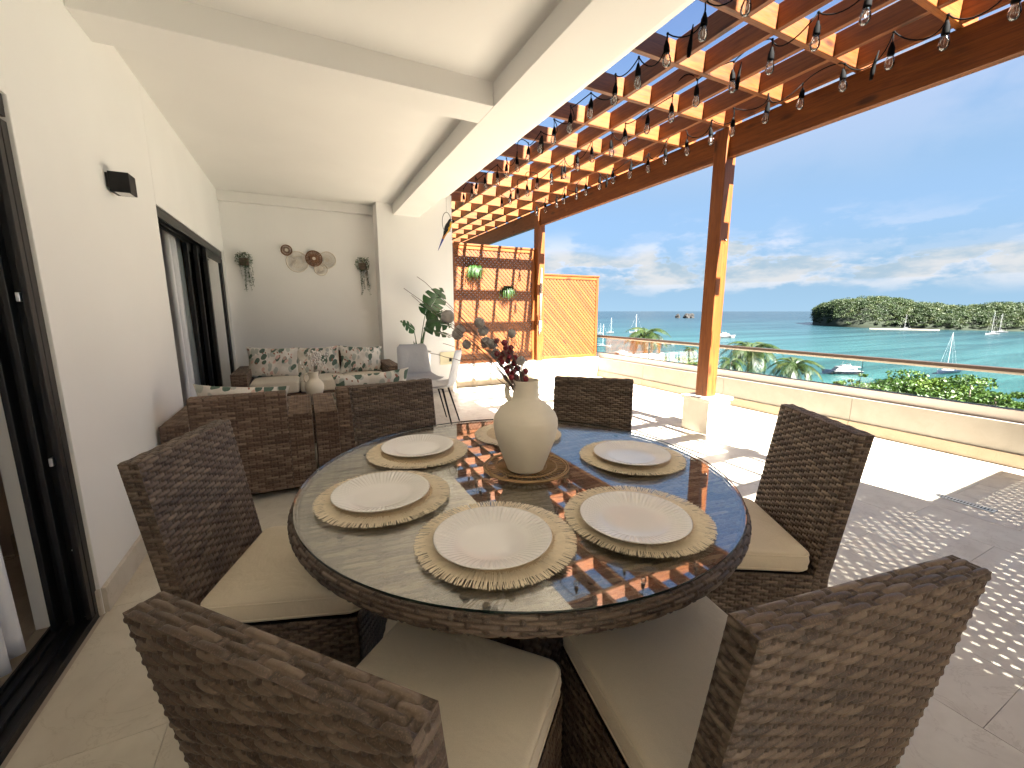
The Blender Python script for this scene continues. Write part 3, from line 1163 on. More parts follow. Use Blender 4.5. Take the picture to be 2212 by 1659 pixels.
rock(1464, 687, 9, 8, 'small dark rock, leftmost in the open sea', 1)
rock(1484, 687, 15, 9, 'wider middle rock of the dark group in the sea', 2)
rock(1493, 687, 13, 9, 'humped dark rock, rightmost of the sea group', 4)
# ------------------------------------------------------------------ dining table
TC = Vector((0.612, 1.194))
TZ = 0.752                                   # top of the glass
table = empty('dining_table', (TC.x, TC.y, 0), label='round brown wicker dining table with glass top, set for six', cat='table')
TR = 0.672
wv = Weave()
ca, sa = math.cos(math.radians(-8)), math.sin(math.radians(-8))
wv.panel(2 * TR, 2 * TR, lambda u, v, d: ((u - TR) * ca - (v - TR) * sa, (u - TR) * sa + (v - TR) * ca, 0.736 + d * 0.8),
         p=0.0115, st=0.044, A=0.0028, nu=8, nv=4, keep=lambda u, v: (u - TR) ** 2 + (v - TR) ** 2 < (TR - 0.004) ** 2, clamp=False)
wv.obj('woven_top', M_WTOP, table)
wr = Weave()
RO = 0.690


def rimfn(u, v, d):
    # a rounded band round the edge: v runs from the top inside edge over the side to below
    a = u / RO
    t = v / 0.072 * math.pi * 0.92 - 0.30
    r0 = 0.0205 + d
    r = RO - 0.020 + np.sin(t) * r0
    z = 0.7195 + np.cos(t) * r0 * 1.05
    return r * np.cos(a), r * np.sin(a), z


wr.panel(2 * math.pi * RO, 0.072, rimfn, p=0.0120, st=2 * math.pi * RO / 130, A=0.0022, nu=9, nv=5, clamp=False)
wr.obj('woven_rim', M_WICK, table)
mk('underside', MB().lathe([(0.01, 0.70), (0.66, 0.70), (0.67, 0.728), (0.01, 0.728)], 64), M_CORE, table)
mk('glass_top', MB().lathe([(0.0005, 0.7455), (0.6775, 0.7455), (0.6795, 0.7475), (0.6795, 0.7500), (0.6775, 0.752), (0.0005, 0.752)], 128), M_TGLASS, table, smooth=False)
mk('glass_edge', MB().lathe([(0.6790, 0.7458), (0.6800, 0.7470), (0.6800, 0.7505), (0.6790, 0.7518)], 128), M_GEDGE, table, smooth=True)
for k in range(6):
    a = k * math.pi / 3 + 0.3
    mk('glass_pad', MB().lathe([(0.0005, 0.741), (0.008, 0.741), (0.008, 0.7454), (0.0005, 0.7454)], 10, (0.6 * math.cos(a), 0.6 * math.sin(a), 0)), M_BLACK, table)
wb = Weave()
bw = 0.24
for q in range(4):
    c, s_ = math.cos(q * math.pi / 2), math.sin(q * math.pi / 2)
    for half in (0, 1):
        def fn(u, v, d, c=c, s_=s_, half=half):
            xx = (u if half else u - bw)
            yy = -(bw + d)
            return xx * c - yy * s_, xx * s_ + yy * c, v + 0.012
        wb.panel(bw, 0.69, fn, p=0.016, st=0.034, A=0.0028, nu=8, nv=4, diag=(1 if half else -1), seed=q * 2 + half)
wb.obj('woven_base', M_WICK, table, rot=(0, 0, math.radians(19)))
mk('base_core', MB().box(-bw + 0.007, bw - 0.007, -bw + 0.007, bw - 0.007, 0.002, 0.699), M_CORE, table, rot=(0, 0, math.radians(19)))

# ------------------------------------------------------------------ dining chairs


def rounded_ring(w, d, rc, n=6):
    pts = []
    for (cx, cy, a0) in ((w / 2 - rc, d / 2 - rc, 0), (-w / 2 + rc, d / 2 - rc, 90), (-w / 2 + rc, -d / 2 + rc, 180), (w / 2 - rc, -d / 2 + rc, 270)):
        for i in range(n + 1):
            a = math.radians(a0 + 90 * i / n)
            pts.append((cx + rc * math.cos(a), cy + rc * math.sin(a)))
    return pts


def cushion(w, d, h, rc=0.03, re=0.016, puff=0.018):
    """box cushion lying on z=0, domed top, piped edges"""
    base = rounded_ring(w, d, rc)
    # refine the straight runs so the dome is smooth
    pts = []
    for i, p in enumerate(base):
        q = base[(i + 1) % len(base)]
        L = math.hypot(q[0] - p[0], q[1] - p[1])
        m = max(1, int(L / 0.05))
        for j in range(m):
            pts.append((p[0] + (q[0] - p[0]) * j / m, p[1] + (q[1] - p[1]) * j / m))
    n = len(pts)
    rings = []
    for k in range(4):
        a = math.pi / 2 * k / 3
        rings.append((re * (1 - math.sin(a)), re * (1 - math.cos(a)), 1))
    rings.append((-0.004, h * 0.5, 1))
    for k in range(4):
        a = math.pi / 2 * k / 3
        rings.append((re * (1 - math.cos(a)), h - re * (1 - math.sin(a)), 1))
    mb = MB()
    for ins, z, _ in rings:
        fx, fy = (w - 2 * ins) / w, (d - 2 * ins) / d
        for p in pts:
            mb.v.append((p[0] * fx, p[1] * fy, z))
    for s in (0.86, 0.7, 0.5, 0.3, 0.12):
        for p in pts:
            mb.v.append((p[0] * s, p[1] * s, h + puff * (1 - (s / 0.97) ** 2.4)))
    R = len(rings) + 5
    for r in range(R - 1):
        for k in range(n):
            k2 = (k + 1) % n
            mb.f.append((r * n + k, r * n + k2, (r + 1) * n + k2, (r + 1) * n + k))
    mb.f.append(tuple(range(n))[::-1])
    mb.f.append(tuple((R - 1) * n + k for k in range(n)))
    return mb, pts


def piping(pts, w, d, z, r=0.0035, out=0.001):
    mb = MB()
    loop = [Vector((p[0] * (1 + 2 * out / w), p[1] * (1 + 2 * out / d), z)) for p in pts]
    loop.append(loop[0])
    mb.tube(loop, r, 5, cap=False)
    return mb


CW, CT, CH = 0.44, 0.046, 0.90
LEAN = math.tan(math.radians(8.5))


def make_chair():
    r = empty('dining_chair')
    # local: back slab at y from -CT to 0, seat towards +y; origin on the floor under the back's front face
    w2 = CW / 2
    b = Weave()
    b.box(-w2, w2, -CT, 0.0, 0.07, CH, 'xXyY', p=0.0118, st=0.027, A=0.0036, nu=8, nv=5, seed=1)
    b.panel(CW, CT, lambda u, v, d: (u - w2, -CT + v, CH + d), p=0.0115, st=0.033, A=0.0034, nu=10, nv=6, seed=6)
    bo = b.obj('backrest', M_WICK, r)
    bc = mk('back_core', MB().box(-w2 + 0.008, w2 - 0.008, -CT + 0.010, -0.010, 0.072, 0.40).box(-w2 + 0.008, w2 - 0.008, -CT + 0.010, -0.010, 0.45, CH - 0.009), M_CORE, r)
    for o_ in (bo, bc):                      # the back leans outward above the seat
        for v_ in o_.data.vertices:
            v_.co.y -= LEAN * max(0.0, v_.co.z - 0.40) * min(1.0, max(0.0, v_.co.z - 0.40) / 0.05)
        o_.data.update()
    s = Weave()
    s.box(-w2, w2, 0.0005, 0.43, 0.07, 0.415, 'xXY', p=0.0118, st=0.027, A=0.0036, nu=8, nv=5, seed=21)
    s.obj('seat_apron', M_WICK, r)
    mk('seat_frame', MB().box(-w2 + 0.012, w2 - 0.012, 0.002, 0.418, 0.36, 0.408), M_CORE, r)
    for sx in (-1, 1):
        for yy_ in (0.02, 0.39):
            mk('leg', MB().box(sx * (w2 - 0.03) - 0.014, sx * (w2 - 0.03) + 0.014, yy_ - 0.014, yy_ + 0.014, 0.0, 0.36), M_DARK, r)
    mb, pts = cushion(CW - 0.006, 0.435, 0.075, 0.035, 0.014, 0.014)
    cu = mk('seat_cushion', mb, M_CUSH, r, (0, 0.226, 0.4155), smooth=True)
    for zz in (0.014, 0.062):
        mk('piping', piping(pts, CW, 0.435, zz, 0.0026, 0.0005), M_CUSH, cu, smooth=True)
    return r


# top corners of each back as seen (left end, right end when looking from the table), read from the photo
CHAIRS = [
    ((1.616, 1.748), (1.285, 2.04), 'dark wicker dining chair on the far side, seen right of the vase'),
    ((0.614, 2.279), (0.197, 2.197), 'wicker dining chair on the far side, in front of the lounge armchairs'),
    ((-0.307, 1.744), (-0.447, 1.333), 'wicker dining chair with beige seat by the white house wall'),
    ((-0.236, 0.645), (0.056, 0.318), 'nearest wicker dining chair, at the lower left with its backrest to the viewer'),
    ((0.447, 0.257), (0.888, 0.186), 'nearest wicker dining chair, at the lower right with its backrest to the viewer'),
    ((1.553, 0.606), (1.793, 1.005), 'wicker dining chair right of the table, on the sea side'),
]
proto = make_chair()
ch0 = None
for i, (A_, B_, lab) in enumerate(CHAIRS):
    A_, B_ = Vector(A_), Vector(B_)
    mid = (A_ + B_) / 2
    ex = (B_ - A_).normalized()
    # facing direction towards the table, perpendicular to the back
    fy = Vector((-ex.y, ex.x))
    if fy.dot(TC - mid) < 0:
        fy = -fy
    ang = math.atan2(-fy.x, fy.y)
    # pixels marked the outer edge for the near chairs, the inner edge for the far ones
    off = {0: 0.0, 1: 0.0, 2: CT, 3: CT, 4: CT, 5: CT}[i]
    if i in (3, 4):
        mid = (Vector(((-0.236 + 0.056) / 2, (0.645 + 0.318) / 2)) if i == 3 else Vector(((0.447 + 0.888) / 2, (0.257 + 0.186) / 2)))
    pos = mid + fy * (off + LEAN * 0.50)
    o = proto if i == 0 else copy_tree(proto)
    o.location = (pos.x, pos.y, 0)
    o.rotation_euler = (0, 0, ang)
    tag(o, lab, 'chair', 'wicker chairs round the dining table')

# ------------------------------------------------------------------ place settings
MZ = TZ + 0.0005


def make_mat():
    r = empty('placemat')
    w = Weave()
    rr = 0.142
    w.panel(2 * math.pi * 0.09, rr - 0.004, lambda u, v, d: ((v + 0.004) * np.cos(u / 0.09), (v + 0.004) * np.sin(u / 0.09), 0.0045 + d),
            p=0.0062, st=2 * math.pi * 0.09 / 84, A=0.0010, nu=6, nv=4, clamp=False)
    w.obj('woven_disc', M_JUTE, r)
    mk('disc_base', MB().lathe([(0.0005, 0.0), (0.162, 0.0), (0.162, 0.0012), (0.14, 0.003), (0.0005, 0.003)], 64), M_STRAW, r)
    rg_ = random.Random(12)
    fr = MB()
    for k in range(600):
        a = 2 * math.pi * k / 600 + rg_.uniform(-0.012, 0.012)
        L = 0.187 + rg_.uniform(-0.003, 0.003)
        da = rg_.uniform(-0.028, 0.028)
        hw = 0.0010
        z0 = 0.004 + rg_.uniform(-0.0008, 0.0012)
        zt = rg_.uniform(0.0012, 0.0045)
        pts = []
        for t in (0, 0.35, 0.7, 1.0):
            rad = 0.136 + (L - 0.136) * t
            aa = a + da * t * t
            z = z0 + 0.0025 * math.sin(math.pi * t) * rg_.uniform(0.3, 1.2) + (zt - z0) * t
            pts.append((rad, aa, z))
        b = len(fr.v)
        for rad, aa, z in pts:
            for sgn in (-1, 1):
                fr.v.append((rad * math.cos(aa) - sgn * hw * math.sin(aa), rad * math.sin(aa) + sgn * hw * math.cos(aa), z))
            fr.v.append((rad * math.cos(aa), rad * math.sin(aa), z + 0.0011))
        for t in range(3):
            q = b + t * 3
            fr.f += [(q, q + 3, q + 5, q + 2), (q + 2, q + 5, q + 4, q + 1)]
    mk('fringe', fr, M_STRAW, r, smooth=True, kind='stuff')
    return r


def make_plate():
    n = 64 * 8
    prof = [(0.0005, 0.0055), (0.045, 0.0055), (0.072, 0.0058), (0.082, 0.0075), (0.090, 0.0100), (0.100, 0.0135), (0.110, 0.0165), (0.120, 0.0190), (0.129, 0.0208),
            (0.1335, 0.0216), (0.1347, 0.0208), (0.1335, 0.0190), (0.120, 0.0155), (0.100, 0.0095), (0.085, 0.0040), (0.078, 0.0012), (0.070, 0.0), (0.066, 0.0012), (0.0005, 0.0018)]
    mb = MB()
    for i, (r_, z) in enumerate(prof):
        amp = 0.0019 if 5 <= i <= 8 else (0.0010 if i == 4 else 0)
        for k in range(n):
            a = 2 * math.pi * k / n
            mb.v.append((r_ * math.cos(a), r_ * math.sin(a), z + amp * (abs(math.sin(32 * a)) - 0.5)))
    m = len(prof)
    for i in range(m - 1):
        for k in range(n):
            k2 = (k + 1) % n
            mb.f.append((i * n + k, (i + 1) * n + k, (i + 1) * n + k2, i * n + k2))
    mb.f = [f[::-1] for f in mb.f]
    return mk('dinner_plate', mb, M_CERAM, None, smooth=True)


SETS = [((0.367, 0.827), (0.350, 0.807), 'nearest to the viewer'),
        ((0.171, 1.180), (0.162, 1.165), 'at the left, before the chair by the wall'),
        ((0.354, 1.523), (0.353, 1.524), 'at the back left, near the lounge'),
        ((1.042, 1.118), (1.024, 1.099), 'at the far right, near the post pedestal'),
        ((0.738, 0.760), (0.704, 0.734), 'at the near right, before the right chair'),
        ((0.800, 1.560), None, 'half hidden behind the big vase')]
mat0, plate0 = make_mat(), make_plate()
for i, (m, p, lab) in enumerate(SETS):
    o = mat0 if i == 0 else copy_tree(mat0)
    o.location = (m[0], m[1], MZ)
    o.rotation_euler = (0, 0, i * 1.1)
    tag(o, 'fringed straw placemat ' + lab, 'placemat', 'straw placemats on the table')
    if p:
        o = plate0 if i == 0 else copy_tree(plate0)
        o.location = (p[0], p[1], MZ + 0.0066)
        o.rotation_euler = (0, 0, i * 0.7)
        tag(o, 'white fluted plate ' + lab, 'plate', 'white plates on the placemats')

# woven trivet, vase and its dried branches
tv = empty('trivet', (0.645, 1.195, MZ), label='round open-work rattan trivet under the big vase', cat='trivet')
tm = MB()
for rr in (0.144, 0.136, 0.103, 0.068, 0.034):
    ring = [(rr * math.cos(a), rr * math.sin(a), 0.006) for a in [2 * math.pi * k / 56 for k in range(57)]]
    tm.tube(ring, 0.0034, 5, False)
mk('rings', tm, M_STRAWB, tv, smooth=True)
sm = MB()
for k in range(48):
    a = 2 * math.pi * k / 48
    sm.tube([(0.03 * math.cos(a), 0.03 * math.sin(a), 0.0052), (0.142 * math.cos(a + 0.05), 0.142 * math.sin(a + 0.05), 0.0052)], 0.0020, 4, True)
mk('spokes', sm, M_STRAWB, tv, kind='stuff')
VB = MZ + 0.0096
VX, VY = 0.627, 1.168
vase = empty('vase', (VX, VY, VB), label='big beige clay vase with one handle in the middle of the dining table', cat='vase')
vp = [(0.0005, 0.0), (0.054, 0.0), (0.060, 0.004), (0.066, 0.020), (0.082, 0.062), (0.099, 0.112), (0.1055, 0.152), (0.1045, 0.172), (0.0985, 0.188), (0.0975, 0.1895), (0.0965, 0.192),
      (0.081, 0.212), (0.062, 0.226), (0.047, 0.235), (0.0425, 0.243), (0.041, 0.262), (0.041, 0.290), (0.0425, 0.297), (0.0415, 0.300), (0.0385, 0.299), (0.0365, 0.292), (0.036, 0.245), (0.045, 0.225), (0.085, 0.18), (0.085, 0.10), (0.05, 0.03), (0.0005, 0.02)]
fine = []
for (a, b), (c, d) in zip(vp[:-1], vp[1:]):
    for t in (0, 0.34, 0.67):
        fine.append((a + (c - a) * t + (0.0003 * math.sin(37 * (b + (d - b) * t) * 10) if 0.02 < b < 0.2 else 0), b + (d - b) * t))
fine.append(vp[-1])
mk('body', MB().lathe(fine, 72), M_CLAY, vase, smooth=True)
hd = Vector((-0.85, 0.53, 0)).normalized()
hpts = []
for t in range(13):
    a = math.pi * t / 12
    hpts.append(tuple(hd * (0.041 + 0.020 * math.sin(a) ** 0.6) + Vector((0, 0, 0.232 + 0.062 * (1 - math.cos(a)) / 2))))
mk('handle', MB().tube(hpts, 0.0085, 10), M_CLAY, vase, smooth=True)

br = empty('dried_pod_branch', (VX, VY, VB + 0.03), label='bare branches with grey seed pods leaning left out of the big vase', cat='branches')
PODS = [(0.401, 1.263, .021), (0.427, 1.209, .019), (0.434, 1.222, .017), (0.489, 1.244, .0165), (0.499, 1.219, .0165), (0.452, 1.177, .0155), (0.506, 1.184, .018), (0.524, 1.178, .017), (0.579, 1.211, .014), (0.533, 1.149, .016), (0.604, 1.125, .015)]
ENDS = [(0.319, 1.385), (0.283, 1.349), (0.303, 1.328), (0.386, 1.181), (0.348, 1.150), (0.527, 1.272), (0.36, 1.30)]
rb = random.Random(4)


def onplane(x, z, dd=0.0):
    """point on the upright plane through the vase that faces the terrace corner the photo is taken from"""
    # plane through (0.6177,1.1531) with normal F; along it y = 1.1531 - (x-0.6177)*tan
    y = 1.1531 + (0.6177 - x) * math.tan(math.radians(26.3))
    sc = 1 + dd / 1.3
    return Vector((x * sc, y * sc, CAM_H + (z - CAM_H) * sc))


org = Vector((VX, VY, VB + 0.03))
mouth = Vector((0.622, 1.160, 1.058))
tw = MB()


def stem(end, r0=0.0016, r1=0.0008, arch=0.05):
    pts = []
    c1 = mouth + Vector((-0.012, 0.004, 0.07))
    c1 = c1.lerp(end, 0.18)
    mid_ = end.lerp(mouth, 0.35) + Vector((0, 0, arch))
    P0, P1, P2, P3 = mouth + Vector((0.004, -0.002, -0.17)), mouth + Vector((rb.uniform(-0.012, 0.012), rb.uniform(-0.01, 0.01), 0.015)), mid_, end
    for k in range(15):
        t = k / 14
        p = P0 * (1 - t) ** 3 + P1 * 3 * t * (1 - t) ** 2 + P2 * 3 * t * t * (1 - t) + P3 * t ** 3
        p += Vector((rb.uniform(-1, 1), rb.uniform(-1, 1), rb.uniform(-1, 1))) * 0.0016
        pts.append(tuple(p - org))
    tw.tube(pts, [r0 + (r1 - r0) * k / 14 for k in range(15)], 5)


podpos = []
for (x_, z_, r_) in PODS:
    e = onplane(x_, z_, rb.uniform(-0.04, 0.07))
    podpos.append((e, r_))
    stem(e, arch=rb.uniform(0.01, 0.05))
    for _ in range(2):
        stem(e + Vector((rb.uniform(-0.07, 0.02), rb.uniform(-0.03, 0.05), rb.uniform(-0.02, 0.06))), 0.0012, 0.0005, rb.uniform(0.0, 0.05))
for (x_, z_) in ENDS:
    stem(onplane(x_, z_, rb.uniform(-0.03, 0.05)), arch=rb.uniform(-0.02, 0.03))
mk('twigs', tw, M_TWIG, br, smooth=True)
from mathutils import noise as mnoise
for e, r_ in podpos:
    bm = bmesh.new()
    bmesh.ops.create_icosphere(bm, subdivisions=3, radius=1.0)
    seed = Vector((rb.uniform(0, 50), 0, 0))
    for v in bm.verts:
        a = math.atan2(v.co.y, v.co.x)
        k = 1 + 0.05 * math.sin(7 * a + 2 * v.co.z) + 0.10 * mnoise.noise(v.co * 2.2 + seed)
        v.co = Vector((v.co.x * k, v.co.y * k, v.co.z * (0.92 + 0.06 * mnoise.noise(v.co * 3 + seed)))) * r_
    me = bpy.data.meshes.new('pod')
    bm.to_mesh(me)
    bm.free()
    me.polygons.foreach_set('use_smooth', [True] * len(me.polygons))
    link('pod', me, M_POD, br, tuple(e - org), (rb.uniform(0.8, 1.9), rb.uniform(-0.5, 0.5), rb.uniform(0, 6)))

bb = empty('berry_branch', tuple(org), label='dark red berry sprig standing in the big vase', cat='branch')
BER = [(0.536, 1.188), (0.558, 1.182), (0.576, 1.167), (0.536, 1.148), (0.556, 1.148), (0.575, 1.153), (0.547, 1.134), (0.567, 1.125), (0.588, 1.133), (0.551, 1.122), (0.586, 1.118), (0.565, 1.102),
       (0.577, 1.108), (0.595, 1.101), (0.566, 1.093), (0.576, 1.082), (0.578, 1.073), (0.591, 1.073), (0.608, 1.082), (0.617, 1.092), (0.617, 1.067), (0.562, 1.166), (0.572, 1.137), (0.583, 1.090)]
spine = [onplane(0.613, 1.04), onplane(0.602, 1.09), onplane(0.585, 1.13), onplane(0.563, 1.17), onplane(0.545, 1.185)]
sb_ = MB().tube([tuple(p - org) for p in spine], [0.003, 0.0026, 0.002, 0.0015, 0.001], 6)
berry = MB().ball((0, 0, 0), 0.0098, 12, 8).mesh('berry', True)
berry.materials.append(M_BERRY)
for (x_, z_) in BER:
    e = onplane(x_, z_, rb.uniform(-0.035, 0.03))
    near = min(spine, key=lambda p: (p - (e + Vector((0.012, 0, -0.02)))).length)
    mm = near.lerp(e, 0.5) + Vector((0, 0, 0.004))
    sb_.tube([tuple(near - org), tuple(mm - org), tuple(e - org)], 0.0008, 4)
    o = link('berry', berry, None, bb, tuple(e - org), (rb.uniform(0, 3), rb.uniform(0, 3), 0))
    k = rb.uniform(0.88, 1.15)
    o.scale = (k, k, k)
mk('stems', sb_, M_TWIG, bb, smooth=True)
# ------------------------------------------------------------------ lounge: sofa, two armchairs, coffee table


def floral():
    m = NT('floral_fabric')
    v = m.coord('Object', rnd=True)
    wob = m.noise(v, 9.0, 3, 0.5, 0, 'Color')
    add = m.n('ShaderNodeVectorMath', operation='MULTIPLY_ADD')
    m.set(add.inputs[0], wob)
    add.inputs[1].default_value = (0.05, 0.05, 0.05)
    m.t.links.new(v, add.inputs[2])

    def cells(scale, rot, lo, hi, seed):
        mp = m.n('ShaderNodeMapping')
        ro_ = m.n('ShaderNodeMapping')
        ro_.inputs['Rotation'].default_value = (rot[0] * 0.3, rot[1] + 0.6, rot[2] * 0.3)
        m.t.links.new(add.outputs[0], ro_.inputs['Vector'])
        m.t.links.new(ro_.outputs[0], mp.inputs['Vector'])
        mp.inputs['Scale'].default_value = (1.0, 1.0, 1.75)
        mp.inputs['Location'].default_value = (seed, seed * 2, seed * 3)
        vo = m.n('ShaderNodeTexVoronoi', feature='F1')
        vo.inputs['Scale'].default_value = scale
        m.t.links.new(mp.outputs[0], vo.inputs['Vector'])
        return m.mr(vo.outputs['Distance'], hi, lo), vo.outputs['Color']
    c = m.mix(m.mr(m.noise(v, 7, 3, 0.5), 0.35, 0.65), (0.60, 0.56, 0.50), (0.74, 0.71, 0.66))
    f0, k0 = cells(9.0, (0.4, 0.9, 0.2), 0.36, 0.42, 2.0)
    c = m.mix(m.math('MULTIPLY', f0, 0.75), c, (0.33, 0.37, 0.335))
    f1, k1 = cells(8.0, (1.1, 0.5, 0.9), 0.36, 0.39, 5.0)
    sp = m.n('ShaderNodeSeparateColor')
    m.t.links.new(k1, sp.inputs[0])
    pick = m.mr(sp.outputs[0], 0.20, 0.24)
    vein = m.noise(v, 60, 2, 0.5, 1.0)
    c = m.mix(m.math('MULTIPLY', f1, pick), c, m.mix(vein, (0.045, 0.085, 0.062), (0.15, 0.21, 0.17)))
    f2, k2 = cells(17.0, (0.2, 1.3, 0.5), 0.22, 0.27, 9.0)
    sp2 = m.n('ShaderNodeSeparateColor')
    m.t.links.new(k2, sp2.inputs[0])
    c = m.mix(m.math('MULTIPLY', f2, m.mr(sp2.outputs[1], 0.62, 0.66)), c, (0.30, 0.13, 0.09))
    f3, k3 = cells(12.0, (1.7, 0.3, 0.1), 0.30, 0.36, 13.0)
    sp3 = m.n('ShaderNodeSeparateColor')
    m.t.links.new(k3, sp3.inputs[0])
    c = m.mix(m.math('MULTIPLY', f3, m.mr(sp3.outputs[2], 0.66, 0.7)), c, (0.62, 0.43, 0.37))
    h = m.noise(v, 9.0, 4, 0.55, 0.4)
    m.pbr(c, 0.85, m.bump(h, 0.5, 0.012), 0.2)
    return m.m


M_FLOR = floral()


def pillow_mesh(w, h, t, seed=0):
    """stands upright: x across, z up, y thick"""
    n, m = 28, 22
    rg_ = random.Random(seed)
    ph = [rg_.uniform(0, 6) for _ in range(6)]
    V, Q = [], []
    for side in (1, -1):
        for j in range(m + 1):
            for i in range(n + 1):
                u, v = -1 + 2 * i / n, -1 + 2 * j / m
                th = max(0.0, (1 - abs(u) ** 2.6)) ** 0.55 * max(0.0, (1 - abs(v) ** 2.6)) ** 0.55
                ear = 0.055 * (abs(u * v)) ** 3
                x = w / 2 * u * (1 - 0.06 * (1 - abs(u)) - 0.05 * (1 - v * v) * 0 + ear - 0.045 * (1 - abs(v) ** 2) * abs(u) ** 3)
                z = h / 2 * v * (1 + ear - 0.06 * (1 - u * u) * abs(v) ** 3)
                wr_ = 0.035 * math.sin(5 * u + ph[0]) * math.sin(4 * v + ph[1]) + 0.03 * math.sin(9 * v + 6 * u + ph[2])
                y = side * t / 2 * th * (1 + wr_)
                V.append((x, y, z))
    K = (n + 1) * (m + 1)
    for s in (0, 1):
        for j in range(m):
            for i in range(n):
                a = s * K + j * (n + 1) + i
                q = (a, a + 1, a + n + 2, a + n + 1)
                Q.append(q if s else q[::-1])
    return np_mesh('pillow', V, Q)


def pillow(loc, rot, w, h, lab, seed, t=0.15):
    o = link('pillow', pillow_mesh(w, h, t, seed), M_FLOR, None, loc, rot)
    o.rotation_mode = 'XYZ'
    return tag(o, lab, 'pillow', 'floral pillows in the lounge')


WP = dict(p=0.0165, st=0.042, A=0.0034, nu=8, nv=4)
# sofa against the far wall, seats three
SX0, SX1, SY0, SY1 = -0.775, 1.085, 5.44, 6.26
sofa = empty('sofa', ((SX0 + SX1) / 2, SY0, 0), label='three seat brown wicker sofa against the far white wall', cat='sofa')
ox, oy = (SX0 + SX1) / 2, SY0


def wbox(par, o2, name, x0, x1, y0, y1, z0, z1, faces, seed, toprow='x', **kw):
    k = dict(WP)
    k.update(kw)
    Weave().box(x0 - o2[0], x1 - o2[0], y0 - o2[1], y1 - o2[1], z0, z1, faces, seed=seed, toprow=toprow, **k).obj(name, M_WICKS, par)
    g = 0.008
    mk(name + '_core', MB().box(x0 - o2[0] + g, x1 - o2[0] - g, y0 - o2[1] + g, y1 - o2[1] - g, z0 + 0.002, z1 - g), M_CORE, par)


wbox(sofa, (ox, oy), 'arm', SX0, SX0 + 0.155, SY0, SY1, 0.05, 0.585, 'xXyZ', 31, 'y')
wbox(sofa, (ox, oy), 'arm', SX1 - 0.155, SX1, SY0, SY1, 0.05, 0.585, 'xXyZ', 41, 'y')
wbox(sofa, (ox, oy), 'base', SX0 + 0.156, SX1 - 0.156, SY0 + 0.02, SY1, 0.05, 0.325, 'y', 51)
wbox(sofa, (ox, oy), 'back', SX0 + 0.156, SX1 - 0.156, SY1 - 0.11, SY1 - 0.001, 0.326, 0.745, 'yZ', 61)
cw = (SX1 - SX0 - 0.312) / 3
for k in range(3):
    mb, pts = cushion(cw - 0.008, 0.70, 0.135, 0.04, 0.022, 0.012)
    cu = mk('seat_cushion', mb, M_CUSHL, sofa, (SX0 + 0.156 + cw * (k + 0.5) - ox, 0.37, 0.3265), smooth=True)
    mk('piping', piping(pts, cw, 0.70, 0.115, 0.003), M_CUSHL, cu, smooth=True)
for sx in (SX0 + 0.06, SX1 - 0.06):
    for sy in (SY0 + 0.06, SY1 - 0.06):
        mk('foot', MB().box(sx - ox - 0.02, sx - ox + 0.02, sy - oy - 0.02, sy - oy + 0.02, 0.0, 0.05), M_DARK, sofa)
pillow((-0.375, 5.985, 0.645), (-0.22, 0.05, 0.06), 0.56, 0.37, 'floral pillow at the left end of the wicker sofa', 1)
pillow((0.130, 6.010, 0.635), (-0.24, -0.02, -0.02), 0.53, 0.37, 'floral pillow in the middle of the wicker sofa', 2)
pillow((0.665, 5.990, 0.630), (-0.22, 0.06, 0.10), 0.54, 0.36, 'floral pillow at the right end of the wicker sofa', 3)


def armchair(x0, x1, y0, lab, bx0, bx1):
    y1 = y0 + 0.74
    r = empty('armchair', ((x0 + x1) / 2, y0, 0), label=lab, cat='armchair', group='wicker armchairs with their backs to the table')
    o2 = ((x0 + x1) / 2, y0)
    a = 0.148
    wbox(r, o2, 'arm', x0, x0 + a, y0 + 0.0, y1, 0.055, 0.58, 'xXZYy', 71, 'x')
    wbox(r, o2, 'arm', x1 - a, x1, y0 + 0.0, y1, 0.055, 0.58, 'xXZYy', 77, 'x')
    wbox(r, o2, 'back', bx0, bx1, y0 + 0.004, y0 + 0.11, 0.055, 0.735, 'yYZ', 83)
    wbox(r, o2, 'base', x0 + a + 0.001, x1 - a - 0.001, y0 + 0.112, y1 - 0.01, 0.055, 0.325, 'Y', 89)
    for xa in (bx0, bx1):
        Weave().panel(0.106, 0.153, (lambda u, v, d, xa=xa: (xa - o2[0] + (-d if xa == bx0 else d), u + 0.004, 0.582 + v)), seed=3, **WP).obj('back_side', M_WICKS, r)
    mb, pts = cushion(x1 - x0 - 2 * a - 0.01, 0.60, 0.135, 0.04, 0.022, 0.012)
    cu = mk('seat_cushion', mb, M_CUSHL, r, (0, 0.42, 0.3265), smooth=True)
    mk('piping', piping(pts, x1 - x0 - 2 * a, 0.60, 0.115, 0.003), M_CUSHL, cu, smooth=True)
    for sx in (x0 + 0.05, x1 - 0.05):
        for sy in (y0 + 0.05, y1 - 0.05):
            mk('foot', MB().box(sx - o2[0] - 0.02, sx - o2[0] + 0.02, sy - y0 - 0.02, sy - y0 + 0.02, 0.0, 0.054), M_DARK, r)
    return r


armchair(-0.845, 0.000, 3.16, 'wicker armchair standing close to the white house wall', -0.694, -0.150)
armchair(0.020, 0.865, 3.16, 'wicker armchair right of the narrow dark gap, behind the far dining chair', 0.170, 0.715)
pillow((-0.42, 3.37, 0.605), (0.30, 0.10, 0.02), 0.53, 0.36, 'floral pillow on the armchair by the house wall', 4)
pillow((0.45, 3.39, 0.640), (0.26, -0.05, -0.03), 0.54, 0.36, 'floral pillow on the right wicker armchair', 5)

